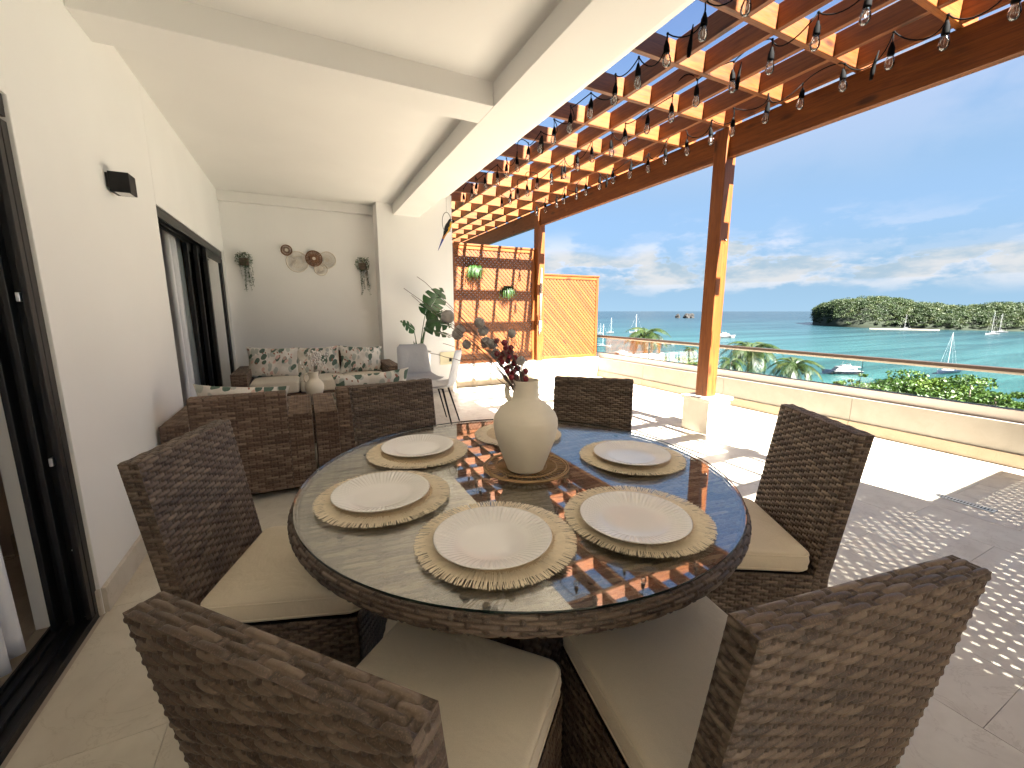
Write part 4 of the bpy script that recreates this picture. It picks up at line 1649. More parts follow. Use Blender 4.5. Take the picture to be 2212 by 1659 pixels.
ct = empty('coffee_table', (0.06, 4.55, 0), label='low wicker coffee table between the sofa and the armchairs', cat='table')
wbox(ct, (0.06, 4.55), 'body', -0.40, 0.52, 4.28, 4.82, 0.03, 0.405, 'xXyYZ', 95)
mk('glass_top', MB().box(-0.465, 0.465, -0.275, 0.275, 0.4095, 0.4155), M_TGLASS, ct, bevel=0.001)

sv = empty('small_vase', (0.045, 4.50, 0.416), label='small cream jug on the coffee table holding pale beaded twigs', cat='vase')
k_ = 0.92
vp2 = [(0.0005, 0), (0.045, 0), (0.052, 0.006), (0.075, 0.05), (0.093, 0.105), (0.096, 0.135), (0.088, 0.165), (0.066, 0.192), (0.050, 0.207), (0.047, 0.222), (0.049, 0.265), (0.053, 0.275), (0.050, 0.278), (0.044, 0.272), (0.040, 0.215), (0.05, 0.16), (0.0005, 0.1)]
mk('body', MB().lathe([(a * k_, b) for a, b in vp2], 40), M_CLAYW, sv, smooth=True)
hp2 = [(-0.046 - 0.040 * math.sin(math.pi * t / 12) ** 0.7, 0.0, 0.175 + 0.088 * (1 - math.cos(math.pi * t / 12)) / 2) for t in range(13)]
mk('handle', MB().tube(hp2, 0.009, 8), M_CLAYW, sv, smooth=True)
pb = empty('beaded_twigs', (0.045, 4.50, 0.50), label='pale pearl beaded twigs in the small cream jug', cat='twigs')
rp = random.Random(8)
tws, prl = MB(), MB().ball((0, 0, 0), 0.0095, 8, 6).mesh('bead', True)
prl.materials.append(M_PEARL)
for k in range(15):
    a = rp.uniform(0, 2 * math.pi)
    L = rp.uniform(0.16, 0.30)
    sp_ = rp.uniform(0.02, 0.16)
    end = Vector((math.cos(a) * sp_ + 0.02, math.sin(a) * sp_ * 0.6, 0.19 + L * 0.75))
    pts = [Vector((0, 0, 0.02)).lerp(end, t / 5) + Vector((0, 0, 0.03 * math.sin(math.pi * t / 5))) for t in range(6)]
    tws.tube([tuple(p) for p in pts], 0.0014, 4)
    for j in range(5):
        t = rp.uniform(0.62, 1.0)
        p = Vector((0, 0, 0.02)).lerp(end, t) + Vector((rp.uniform(-0.02, 0.02), rp.uniform(-0.02, 0.02), 0.03 * math.sin(math.pi * t) + rp.uniform(-0.02, 0.02)))
        link('bead', prl, None, pb, tuple(p))
mk('stems', tws, M_TWIG, pb, smooth=True)

# ------------------------------------------------------------------ two upholstered shell chairs by the column


def shell_chair(loc, rz, mat, lab):
    r = empty('shell_chair', loc, rz, lab, 'chair', 'upholstered shell chairs by the column')
    # seat faces +y; back behind at -y
    n, m = 18, 22
    prof = []
    for j in range(m + 1):
        t = j / m
        if t < 0.42:
            q = t / 0.42
            prof.append((0.24 - 0.42 * q, 0.465 - 0.02 * math.sin(math.pi * q)))
        elif t < 0.58:
            q = (t - 0.42) / 0.16
            a = q * math.pi / 2
            prof.append((-0.18 - 0.06 * math.sin(a), 0.465 + 0.06 * (1 - math.cos(a))))
        else:
            q = (t - 0.58) / 0.42
            prof.append((-0.24 - 0.075 * q, 0.525 + 0.34 * q))
    V, Q = [], []
    for side in (0, 1):
        for j in range(m + 1):
            t = j / m
            y, z = prof[j]
            wd = 0.225 if t < 0.4 else (0.225 - 0.03 * (t - 0.4) / 0.6)
            edge = 1.0
            if t > 0.93:
                edge = math.sqrt(max(0.0, 1 - ((t - 0.93) / 0.07) ** 2 * 0.35))
            if t < 0.07:
                edge = math.sqrt(max(0.0, 1 - ((0.07 - t) / 0.07) ** 2 * 0.3))
            for i in range(n + 1):
                u = -1 + 2 * i / n
                cup = 0.035 * abs(u) ** 2.5
                th = 0.030 * (1 - abs(u) ** 6) * (1 - (2 * t - 1) ** 14)
                if t < 0.42:
                    ny, nz = 0, 1
                elif t < 0.58:
                    a = (t - 0.42) / 0.16 * math.pi / 2
                    ny, nz = math.sin(a), math.cos(a)
                else:
                    ny, nz = 0.975, 0.21
                off = cup + (th if side == 0 else -th * 0.4)
                V.append((u * wd * edge, y + ny * off, z + nz * off))
    K = (n + 1) * (m + 1)
    for s in (0, 1):
        for j in range(m):
            for i in range(n):
                a = s * K + j * (n + 1) + i
                q = (a, a + 1, a + n + 2, a + n + 1)
                Q.append(q[::-1] if s == 0 else q)
    for j in range(m):
        for i in (0, n):
            a = j * (n + 1) + i
            Q.append((a, a + n + 1, K + a + n + 1, K + a))
    for i in range(n):
        for j in (0, m):
            a = j * (n + 1) + i
            Q.append((a, a + 1, K + a + 1, K + a))
    link('shell', np_mesh('shell', V, Q), mat, r)
    for sx in (-1, 1):
        for sy, ty in ((-1, -0.16), (1, 0.16)):
            mk('leg', MB().tube([(sx * 0.14, ty * 0.8, 0.450), (sx * 0.215, ty * 1.55, 0.0)], [0.012, 0.008], 8), M_BLACK, r, smooth=True)
    mk('brace', MB().tube([(-0.14, -0.128, 0.444), (0.14, 0.128, 0.444)], 0.008, 6), M_BLACK, r)
    mk('brace', MB().tube([(0.14, -0.128, 0.436), (-0.14, 0.128, 0.436)], 0.008, 6), M_BLACK, r)
    return r


shell_chair((1.235, 5.02, 0), math.radians(187), M_GREYF, 'grey upholstered shell chair facing the viewer, before the column')
shell_chair((1.245, 4.50, 0), math.radians(62), M_WHITEF, 'pale upholstered shell chair turned with its back to the dining table')

# ------------------------------------------------------------------ wall lamp
lamp = empty('wall_lamp', (XW, 3.045, 1.945), label='black cube wall lamp on the white house wall', cat='lamp')
mk('back_plate', MB().box(0.001, 0.012, -0.05, 0.05, -0.028, 0.042), M_BLACK, lamp, bevel=0.002)
mk('body', MB().box(0.0125, 0.098, -0.053, 0.053, -0.05, 0.05), M_BLACK, lamp, bevel=0.003)
mk('lens', MB().box(0.03, 0.09, -0.045, 0.045, -0.0505, -0.0502), M_POT, lamp)

# wall socket niche in the column
ni = empty('wall_niche', (2.01, 6.399, 0.54), label='small square cream niche box low on the column', cat='wall box')
mk('frame', MB().box(-0.12, 0.12, -0.012, -0.0005, 0.06, 0.10).box(-0.12, 0.12, -0.012, -0.0005, -0.10, -0.06).box(-0.12, -0.075, -0.012, -0.0005, -0.0595, 0.0595).box(0.075, 0.12, -0.012, -0.0005, -0.0595, 0.0595), M_NICHE, ni, bevel=0.002)
mk('back', MB().box(-0.0745, 0.0745, -0.003, -0.0008, -0.0595, 0.0595), M_NICHE, ni)
mk('socket', MB().box(0.03, 0.07, -0.010, -0.0032, -0.055, -0.005), M_BLACK, ni)

# ------------------------------------------------------------------ rattan discs on the far wall


def disc(x, z, r, mat, lab, n, thick, dy):
    o = empty('wall_disc', (x, YB - dy, z), label=lab, cat='wall decor', group='woven discs on the far wall')
    rim = MB()
    rim.tube([(r * math.cos(a), 0, r * math.sin(a)) for a in [2 * math.pi * k / 40 for k in range(41)]], 0.007, 6, False)
    rim.tube([(r * 0.55 * math.cos(a), 0, r * 0.55 * math.sin(a)) for a in [2 * math.pi * k / 32 for k in range(33)]], 0.0025, 5, False)
    mk('rim', rim, mat, o, smooth=True)
    sp_ = MB()
    rr_ = random.Random(int(x * 1000) + 5)
    for k in range(n):
        a = 2 * math.pi * k / n + rr_.uniform(-0.02, 0.02)
        sp_.tube([(0.02 * math.cos(a), -0.004, 0.02 * math.sin(a)), (r * math.cos(a), 0, r * math.sin(a))], [thick, thick * 1.5], 4)
    mk('strands', sp_, mat, o, kind='stuff')
    mk('hub', MB().lathe([(0.0005, 0), (0.022, 0), (0.022, 0.008), (0.0005, 0.008)], 16), M_DECW, o, (0, -0.002, 0), (math.pi / 2, 0, 0))
    return o


disc(-0.139, 2.103, 0.066, M_DECB, 'small brown woven disc, leftmost on the far wall', 34, 0.0022, 0.030)
disc(-0.016, 1.956, 0.137, M_DECW, 'largest pale woven disc on the far wall', 52, 0.0017, 0.014)
disc(0.195, 2.009, 0.104, M_DECB, 'large brown woven disc in the middle of the wall group', 60, 0.0030, 0.030)
disc(0.368, 2.000, 0.112, M_DECW, 'pale woven disc, rightmost on the far wall', 46, 0.0017, 0.014)
disc(0.277, 1.868, 0.085, M_DECW, 'small pale woven disc, lowest on the far wall', 40, 0.0019, 0.026)

# ------------------------------------------------------------------ trailing plants in wall baskets


def trailing(x, z, zb, lab, seed):
    r = empty('wall_planter', (x, YB - 0.001, z), label=lab, cat='plant', group='trailing plants on the far wall')
    bk = Weave()
    bk.box(-0.052, 0.052, -0.095, -0.002, -0.085, 0.01, 'xXy', p=0.012, st=0.02, A=0.002, nu=4, nv=4)
    bk.obj('basket', M_WICK, r)
    mk('soil', MB().box(-0.046, 0.046, -0.09, -0.006, -0.08, 0.0), M_SOIL, r)
    rg_ = random.Random(seed)
    lf, st = MB(), MB()

    def leaf_at(p, s):
        a, b = rg_.uniform(0, 2 * math.pi), rg_.uniform(-0.9, 0.9)
        d = Vector((math.cos(a) * math.cos(b), math.sin(a) * math.cos(b) * 0.8, math.sin(b)))
        w = d.cross(Vector((rg_.uniform(-1, 1), rg_.uniform(-1, 1), rg_.uniform(-1, 1)))).normalized()
        p = Vector(p)
        if p.y > -0.012:
            p.y = -0.012
        q = [p, p + d * s * 0.5 + w * s * 0.32, p + d * s, p + d * s * 0.5 - w * s * 0.32]
        q = [Vector((v.x, min(v.y, -0.003), v.z)) for v in q]
        lf.add(q, [(0, 1, 2, 3)])
    for _ in range(430):
        a = rg_.uniform(0, 2 * math.pi)
        rr_ = rg_.uniform(0, 1) ** 0.6
        zz = rg_.uniform(-0.10, 0.085)
        wd = 0.105 * math.sqrt(max(0.05, 1 - ((zz - 0.0) / 0.12) ** 2))
        leaf_at((math.cos(a) * wd * rr_, -0.055 + math.sin(a) * 0.065 * rr_, zz), rg_.uniform(0.014, 0.026))
    for k in range(11):
        x0 = rg_.uniform(-0.05, 0.075)
        L = (z - zb) * rg_.uniform(0.5, 1.0)
        pts = []
        xx, y_ = x0, rg_.uniform(-0.085, -0.03)
        for t in range(12):
            f = t / 11
            xx += rg_.uniform(-0.006, 0.0075)
            pts.append((xx, min(-0.012, y_ * (1 - 0.6 * f)), -0.03 - (L - 0.03) * f))
        st.tube(pts, 0.0011, 4)
        for t in range(int(L / 0.0095)):
            f = rg_.uniform(0, 1) * 11
            i = min(10, int(f))
            p = Vector(pts[i]).lerp(Vector(pts[i + 1]), f - i)
            leaf_at((p.x + rg_.uniform(-0.007, 0.007), p.y, p.z), rg_.uniform(0.010, 0.019))
    mk('leaves', lf, M_LIVY, r, kind='stuff')
    mk('stems', st, M_LIVY, r)


trailing(-0.646, 1.955, 1.49, 'trailing green plant in a wall basket by the sliding door', 21)
trailing(0.836, 1.965, 1.50, 'trailing green plant in a wall basket by the column', 22)

# ------------------------------------------------------------------ monstera in a white pot
mo = empty('monstera_plant', (1.47, 6.02, 0), label='tall monstera in a white pot behind the grey chair', cat='plant')
mk('pot', MB().lathe([(0.0005, 0), (0.11, 0), (0.12, 0.02), (0.165, 0.66), (0.175, 0.70), (0.165, 0.702), (0.15, 0.67), (0.0005, 0.66)], 40), M_POT, mo, smooth=True)
mk('soil', MB().lathe([(0.0005, 0.664), (0.149, 0.664)], 24), M_SOIL, mo)


def monstera_leaf(L, W, seed, cuts=5, curl=0.25):
    """outline with deep cuts, in the xy plane, stalk at the origin, tip along +y"""
    rg_ = random.Random(seed)
    V, Fq = [], []
    N = 60
    for side in (-1, 1):
        base = len(V)
        for i in range(N + 1):
            t = i / N
            y = L * (t ** 1.0) - 0.10 * L * (1 - t)
            wdt = W * (math.sin(math.pi * min(1, t * 0.93 + 0.07) ** 0.75)) ** 0.8 * (1 - 0.15 * t)
            ph = (t * cuts * 1.15 + 0.25 + 0.1 * side) % 1.0
            deep = 1.0
            if 0.14 < t < 0.93:
                g = abs(ph - 0.5)
                deep = 1.0 if g > 0.17 else 0.30 + 0.7 * (g / 0.17) ** 3
            for k, f in enumerate((0.0, 0.16, 0.55, 1.0)):
                ff = f * (deep if f > 0.16 else 1)
                xx = side * wdt * ff
                # ribs sweep forward
                V.append((xx, y + 0.22 * wdt * f, curl * (-(xx / W) ** 2) * W * 0.5 - curl * (t ** 2) * L * 0.3 + 0.02 * L * math.sin(3 * t + side)))
        for i in range(N):
            for k in range(3):
                a = base + i * 4 + k
                q = (a, a + 1, a + 5, a + 4)
                Fq.append(q if side > 0 else q[::-1])
    mb = MB()
    mb.add(V, Fq)
    return mb.mesh('leaf', True)


MLV = [  # leaf position (x, y, z), tip direction, size
    (1.640, 5.96, 1.325, (0.45, -0.25, 0.75), 0.33, 0.155, (0.25, -0.95, 0.1)),
    (1.585, 5.90, 1.115, (0.75, -0.35, -0.05), 0.34, 0.15, (0.1, -0.6, 0.8)),
    (1.610, 6.02, 1.18, (0.6, -0.2, 0.30), 0.24, 0.11, (0.0, -0.8, 0.6)),
    (1.56, 5.93, 1.03, (0.95, -0.15, -0.25), 0.38, 0.11, (0.05, -0.4, 0.9)),
    (1.375, 5.90, 1.02, (-0.75, -0.3, 0.55), 0.24, 0.085, (0.3, -0.7, 0.6)),
    (1.60, 6.10, 1.24, (0.2, 0.2, 0.6), 0.22, 0.10, (0.3, -0.9, 0.2)),
]
for i, (x_, y_, z_, tip, L, W, nor) in enumerate(MLV):
    yv = Vector(tip).normalized()
    zv = Vector(nor)
    zv = (zv - yv * zv.dot(yv)).normalized()
    xv = yv.cross(zv)
    M = Matrix((xv, yv, zv)).transposed().to_4x4()
    me = monstera_leaf(L, W * 1.25, i, 3.4, 0.3)
    me.transform(M)
    link('leaf', me, M_LMON, mo, (x_ - 1.47, y_ - 6.02, z_))
    b0 = Vector((0.02 * math.cos(i * 2.1), 0.02 * math.sin(i * 2.1), 0.62))
    e = Vector((x_ - 1.47, y_ - 6.02, z_)) - yv * 0.0
    md = b0.lerp(e, 0.5) + Vector((0, 0, 0.08))
    pts = []
    for k in range(9):
        t = k / 8
        pts.append(tuple(b0 * (1 - t) ** 2 + md * 2 * t * (1 - t) + e * t * t))
    mk('stalk', MB().tube(pts, [0.008 - 0.004 * k / 8 for k in range(9)], 6), M_LMON, mo, smooth=True)
for i in range(5):
    a = i * 1.3
    b0 = Vector((0.03 * math.cos(a), 0.03 * math.sin(a), 0.63))
    e = b0 + Vector((0.05 * math.cos(a), 0.04 * math.sin(a), 0.17 + 0.03 * i))
    w_ = Vector((0.018, 0, 0))
    mk('leaf', MB().add([b0 - w_ * 0.4, b0 + w_ * 0.4, b0.lerp(e, 0.6) + w_, e, b0.lerp(e, 0.6) - w_], [(0, 1, 2, 4), (4, 2, 3)]), M_LMON, mo)

# ------------------------------------------------------------------ hanging macaw on a ring
mc = empty('hanging_macaw', (1.80, 5.50, 2.40), label='hanging blue and yellow macaw figure on a white ring perch by the column', cat='bird figure')


def bird_mat():
    m = NT('macaw_paint')
    a = m.attr('tint')
    c = m.ramp(a, [(0.0, (0.01, 0.01, 0.012)), (0.33, (0.75, 0.42, 0.02)), (0.60, (0.45, 0.18, 0.05)), (0.8, (0.03, 0.06, 0.30))])
    for el in m.t.nodes:
        if el.type == 'VALTORGB':
            el.color_ramp.interpolation = 'CONSTANT'
    m.pbr(c, 0.5, None, 0.4)
    return m.m


M_BIRD = bird_mat()
ax = Vector((-0.42, -0.05, -0.88)).normalized()     # from head to tail
sidev = Vector((0.85, -0.30, -0.42))
sidev = (sidev - ax * sidev.dot(ax)).normalized()   # breast
bx_ = ax.cross(sidev)
prof = [(-0.075, 0.001), (-0.070, 0.016), (-0.055, 0.026), (-0.035, 0.027), (-0.015, 0.030), (0.02, 0.040), (0.06, 0.041), (0.10, 0.033), (0.14, 0.022), (0.18, 0.016), (0.24, 0.012), (0.30, 0.008), (0.36, 0.004), (0.39, 0.0006)]
V, Q, T = [], [], []
n = 16
for t, rr_ in prof:
    for k in range(n):
        a = 2 * math.pi * k / n
        p = ax * t + (sidev * math.cos(a) + bx_ * math.sin(a) * (0.85 if t < 0.15 else 0.55)) * rr_
        V.append(tuple(p))
        front = math.cos(a)
        if t < -0.05:
            tt = 0.0
        elif t < 0.13:
            tt = 0.4 if front > 0.1 else 0.0
        elif t < 0.24:
            tt = 0.65
        else:
            tt = 0.9
        T.append(tt)
for i in range(len(prof) - 1):
    for k in range(n):
        k2 = (k + 1) % n
        Q.append((i * n + k, i * n + k2, (i + 1) * n + k2, (i + 1) * n + k))
link('body', np_mesh('body', V, Q, T), M_BIRD, mc)
bk_ = [ax * -0.062 + sidev * 0.018, ax * -0.064 + sidev * 0.040, ax * -0.050 + sidev * 0.047, ax * -0.036 + sidev * 0.040]
mk('beak', MB().tube([tuple(p) for p in bk_], [0.014, 0.012, 0.008, 0.001], 8), M_BLACK, mc, smooth=True)
for s in (-1, 1):
    mk('cheek', MB().ball(tuple(ax * -0.05 + sidev * 0.012 + bx_ * s * 0.017), 0.0105, 10, 7), M_POT, mc, smooth=True)
    mk('eye', MB().ball(tuple(ax * -0.054 + sidev * 0.016 + bx_ * s * 0.026), 0.003, 6, 5), M_BLACK, mc)
    wg = [(-0.01, 0.005), (0.05, 0.030), (0.12, 0.030), (0.19, 0.006), (0.10, -0.022), (0.02, -0.018)]
    vv_ = []
    for off in (0.030, 0.036):
        for (t, f) in wg:
            vv_.append(ax * t - sidev * f * 1.0 + bx_ * s * (off * (1 - max(0, t) * 2.2)))
    mk('wing', MB().add(vv_, [(0, 1, 2, 3, 4, 5), (11, 10, 9, 8, 7, 6)] + [(i, (i + 1) % 6, 6 + (i + 1) % 6, 6 + i) for i in range(6)]), M_BLACK, mc)
    mk('foot', MB().tube([tuple(ax * 0.08 + sidev * 0.038 + bx_ * s * 0.012), tuple(ax * 0.075 + sidev * 0.062 + bx_ * s * 0.012)], 0.005, 6), M_STEEL, mc)
rc_ = ax * 0.075 + sidev * 0.062
ring = [tuple(rc_ + Vector((-0.06 + 0.06 * math.cos(a), 0, 0.105 + 0.125 * math.sin(a)))) for a in [-math.pi / 2 + 2 * math.pi * k / 32 for k in range(33)]]
mk('ring', MB().tube(ring, 0.0045, 6, False), M_ROPE, mc, smooth=True)
top = rc_ + Vector((-0.06, 0, 0.23))
mk('string', MB().tube([tuple(top), (top.x, top.y, 0.55)], 0.0015, 4), M_ROPE, mc)

# ------------------------------------------------------------------ ferns on the lattice, rope on the far post


def fern(x, z, w, drop, lab, seed):
    r = empty('hanging_fern', (x, 6.69, z), label=lab, cat='plant', group='ferns hanging on the lattice screen')
    mk('pot', MB().lathe([(0.0005, -0.07), (0.045, -0.07), (0.062, 0.02), (0.056, 0.02), (0.0005, 0.0)], 18, (0, -0.066, 0)), M_SOIL, r, smooth=True)
    rg_ = random.Random(seed)
    lf = MB()
    for k in range(190):
        a = rg_.uniform(0, 2 * math.pi)
        out = rg_.uniform(0.25, 1.0) * w / 2
        rise = rg_.uniform(0.02, 0.075)
        L = drop * rg_.uniform(0.45, 1.0)
        b0 = Vector((rg_.uniform(-0.02, 0.02), -0.066, 0.015))
        dx, dy = math.cos(a) * out, math.sin(a) * min(out, 0.062 if math.sin(a) > 0 else 0.13)
        hw = rg_.uniform(0.0035, 0.006)
        pts = []
        for t in (0, 0.2, 0.4, 0.6, 0.8, 1.0):
            hx = math.sin(t * math.pi / 2) ** 0.8
            zz = rise * math.sin(min(1, t * 2.2) * math.pi / 2) - L * max(0, t - 0.22) ** 1.25 * 1.3
            pts.append(b0 + Vector((dx * hx, dy * hx, zz)))
        d = Vector((-math.sin(a), math.cos(a), 0)).lerp(Vector((1, 0, 0)), 0.5).normalized()
        b = len(lf.v)
        for i, p in enumerate(pts):
            ww = hw * (1 - 0.75 * (i / 5) ** 2)
            lf.v += [tuple(p - d * ww), tuple(p + Vector((0, -0.0015, 0.001))), tuple(p + d * ww)]
        for i in range(5):
            q = b + i * 3
            lf.f += [(q, q + 1, q + 4, q + 3), (q + 1, q + 2, q + 5, q + 4)]
    mk('fronds', lf, M_LFERN, r, kind='stuff', smooth=True)


fern(2.60, 1.955, 0.33, 0.25, 'green fern hanging higher on the lattice, next to the column', 31)
fern(3.19, 1.645, 0.32, 0.23, 'green fern hanging lower on the lattice, next to the post', 32)

ro = empty('rope', (3.835, 6.585, 2.03), label='knotted white rope hanging on the far pergola post', cat='rope')
mk('loop', MB().tube([(-0.012, 0, -0.93), (-0.022, -0.004, -0.5), (0.0, 0, -0.01), (0.006, 0.004, 0.0), (0.016, 0, -0.01), (0.010, -0.004, -0.5), (0.000, 0, -0.93)], 0.006, 6), M_ROPE, ro, smooth=True)
rk = MB()
for k in range(6):
    z_ = -0.93 - 0.022 * k
    rk.tube([(-0.012 + 0.024 * math.cos(a), 0.020 * math.sin(a), z_ + 0.006 * math.sin(2 * a)) for a in [2 * math.pi * q / 12 for q in range(13)]], 0.0085, 6, False)
mk('knot', rk, M_ROPE, ro, smooth=True)
mk('tail', MB().tube([(-0.022, 0, -1.04), (-0.034, -0.008, -1.10), (-0.030, -0.006, -1.17)], [0.010, 0.012, 0.007], 6).tube([(0.0, 0, -1.04), (-0.004, -0.008, -1.09), (-0.008, -0.004, -1.13)], 0.008, 6), M_ROPE, ro, smooth=True)

# floor drain
dr = empty('floor_drain', (3.915, 1.01, 0.0005), label='narrow steel slot drain set in the terrace floor', cat='drain')
dm = MB().box(-0.036, -0.022, -0.145, 0.145, 0, 0.004).box(0.022, 0.036, -0.145, 0.145, 0, 0.004)
for k in range(16):
    y_ = -0.12 + 0.24 * k / 15
    dm.box(-0.0215, 0.0215, y_ - 0.0042, y_ + 0.0042, 0, 0.004)
dm.box(-0.0215, 0.0215, -0.145, -0.1305, 0, 0.004).box(-0.0215, 0.0215, 0.1305, 0.145, 0, 0.004)
mk('grate', dm, M_STEEL, dr)
mk('well', MB().box(-0.0215, 0.0215, -0.13, 0.13, 0.0, 0.0008), M_BLACK, dr)

# ------------------------------------------------------------------ curtains inside the doors


def curtain(x, ya, yb, z0, z1, folds, amp, lab, seed, flare=0.0):
    o2 = (x, (ya + yb) / 2, z0)
    rg_ = random.Random(seed)
    nu, nv = folds * 10, 26
    V, Q = [], []
    ph = rg_.uniform(0, 6)
    for j in range(nv + 1):
        v = j / nv
        for i in range(nu + 1):
            u = i / nu
            y = ya + (yb - ya) * u + flare * (1 - v) * (u - 0.5)
            a = amp * (1.0 + 0.35 * (1 - v)) * (1 + 0.3 * math.sin(3.1 * u * folds + ph))
            xx = a * math.sin(2 * math.pi * folds * u + 0.5 * math.sin(2.2 * v + ph) + 0.3 * math.sin(5 * u))
            V.append((xx, y - o2[1] + 0.006 * math.sin(6 * v + 9 * u), (z1 - z0) * v + (0.006 * math.sin(20 * u) if j == 0 else 0)))
    for j in range(nv):
        for i in range(nu):
            a = j * (nu + 1) + i
            Q.append((a, a + 1, a + nu + 2, a + nu + 1))
    r = empty('curtain', o2, label=lab, cat='curtain', group='white curtains in the door openings')
    o = link('cloth', np_mesh('cloth', V, Q), M_CURT, r)
    sm_ = o.modifiers.new('thick', 'SOLIDIFY')
    sm_.thickness = 0.002
    mk('rod', MB().tube([(0, ya - o2[1] - 0.1, z1 - z0 + 0.02), (0, yb - o2[1] + 0.1, z1 - z0 + 0.02)], 0.012, 8), M_ALU, r, smooth=True)


curtain(XW - 0.182, 0.90, 2.075, 0.035, 1.985, 12, 0.022, 'white curtain in the nearest open door at the left edge', 2)
curtain(XW - 0.24, 5.02, 5.42, 0.035, 2.52, 5, 0.040, 'white curtain in the open door beside the lounge', 3, 0.25)

# ------------------------------------------------------------------ string lights
_bulb = MB().lathe([(0.0005, -0.070), (0.010, -0.068), (0.019, -0.058), (0.0225, -0.045), (0.021, -0.031), (0.0165, -0.018), (0.013, -0.006), (0.0125, 0.0)], 14).mesh('glass', True)
_bulb.materials.append(M_BULB)
_fil = MB().tube([(-0.006, 0, -0.018), (-0.004, 0, -0.045), (0.0, 0, -0.030), (0.004, 0, -0.045), (0.006, 0, -0.018)], 0.0009, 4).mesh('filament')
_fil.materials.append(M_STEEL)
_sock = MB().lathe([(0.0005, 0.058), (0.006, 0.057), (0.009, 0.045), (0.0145, 0.030), (0.0165, 0.004), (0.0160, -0.003), (0.0005, -0.003)], 12).mesh('socket', True)
_sock.materials.append(M_CORD)


def string(x0, lab, seed):
    r = empty('string_lights', (x0, 3.6, 2.90), label=lab, cat='string lights', group='strings of bulbs under the pergola')
    rg_ = random.Random(seed)
    y = 0.90 + rg_.uniform(-0.1, 0.1)
    cd = MB()
    prev = None
    while y < 6.25:
        xx = x0 + rg_.uniform(-0.035, 0.035)
        zt = 3.005 + rg_.uniform(-0.015, 0.03)
        zs = 2.893 + rg_.uniform(-0.012, 0.012)
        # drop cord
        cd.tube([(xx - x0, y - 3.6, zt - 2.90), (xx - x0 + 0.003, y - 3.6, (zt + zs) / 2 + 0.03 - 2.90), (xx - x0, y - 3.6, zs + 0.065 - 2.90)], 0.0032, 5)
        cd.ball((xx - x0, y - 3.6, zt - 2.90), 0.009, 6, 4)
        tl = (rg_.uniform(-0.12, 0.12), rg_.uniform(-0.12, 0.12), rg_.uniform(0, 6))
        s = link('bulb', _sock, None, r, (xx - x0, y - 3.6, zs - 2.90), tl)
        s.scale = (1.22, 1.22, 1.22)
        link('glass', _bulb, None, s)
        link('filament', _fil, None, s)
        p = Vector((xx, y, zt))
        if prev is not None:
            # the main cord wanders up over the timbers and sags between
            mode = rg_.random()
            c = prev.lerp(p, 0.5)
            side = rg_.uniform(-0.16, 0.16)
            dz = rg_.uniform(-0.16, -0.05) if mode < 0.6 else rg_.uniform(0.05, 0.12)
            a, b = prev.lerp(p, 0.25) + Vector((side, 0, dz)), prev.lerp(p, 0.75) + Vector((side * 0.6, 0, dz * 0.9))
            pts = []
            for k in range(11):
                t = k / 10
                q = prev * (1 - t) ** 3 + a * 3 * t * (1 - t) ** 2 + b * 3 * t * t * (1 - t) + p * t ** 3
                pts.append((q.x - x0, q.y - 3.6, q.z - 2.90))
            cd.tube(pts, 0.0042, 5)
        prev = p
        y += 0.27 + rg_.uniform(-0.02, 0.02)
    for yp in (rg_.uniform(1.6, 2.2), rg_.uniform(3.8, 4.6)):
        cd.tube([(0.03, yp - 3.6, 0.09), (0.04, yp - 3.6 + 0.02, 0.03), (0.045, yp - 3.6 + 0.03, -0.02), (0.04, yp - 3.6 + 0.03, -0.07)], [0.003, 0.010, 0.015, 0.011], 8)
    mk('cord', cd, M_CORD, r, smooth=True)


string(2.22, 'string of clear bulbs hanging nearest the house ceiling', 41)
string(2.84, 'string of clear bulbs along the middle of the pergola', 42)
string(3.54, 'string of clear bulbs along the outer pergola beam', 43)
# ------------------------------------------------------------------ palms below the terrace


def frond_mesh(seed):
    rg_ = random.Random(seed)
    mb = MB()
    rise, droop = rg_.uniform(0.35, 0.6), rg_.uniform(0.75, 1.05)

    def rach(t):
        return Vector((t * (1 - 0.16 * t * t), 0.03 * math.sin(3 * t), rise * t - droop * t ** 2.1))
    mb.tube([tuple(rach(k / 8)) for k in range(9)], [0.016 * (1 - 0.85 * k / 8) for k in range(9)], 4)
    n = 34
    for k in range(n):
        t = 0.10 + 0.89 * k / (n - 1)
        p = rach(t)
        d = (rach(min(1, t + 0.02)) - rach(t - 0.02)).normalized()
        ll = 0.34 * math.sin(math.pi * (0.12 + 0.80 * t)) ** 0.7
        for s in (-1, 1):
            out = (Vector((0, s, 0)) + d * rg_.uniform(0.5, 0.95) + Vector((0, 0, rg_.uniform(-0.75, -0.25)))).normalized()
            tip = p + out * ll * rg_.uniform(0.8, 1.1) + Vector((0, 0, -0.10 * ll))
            m_ = p.lerp(tip, 0.5) + Vector((0, 0, 0.04 * ll))
            w = d * 0.014
            mb.add([p - w * 0.5, p + w * 0.5, m_ + w, tip, m_ - w], [(0, 1, 2, 4), (4, 2, 3)])
    me = mb.mesh('frond')
    me.materials.append(M_LPALM)
    return me


FRONDS = [frond_mesh(s) for s in (1, 2, 3, 4)]


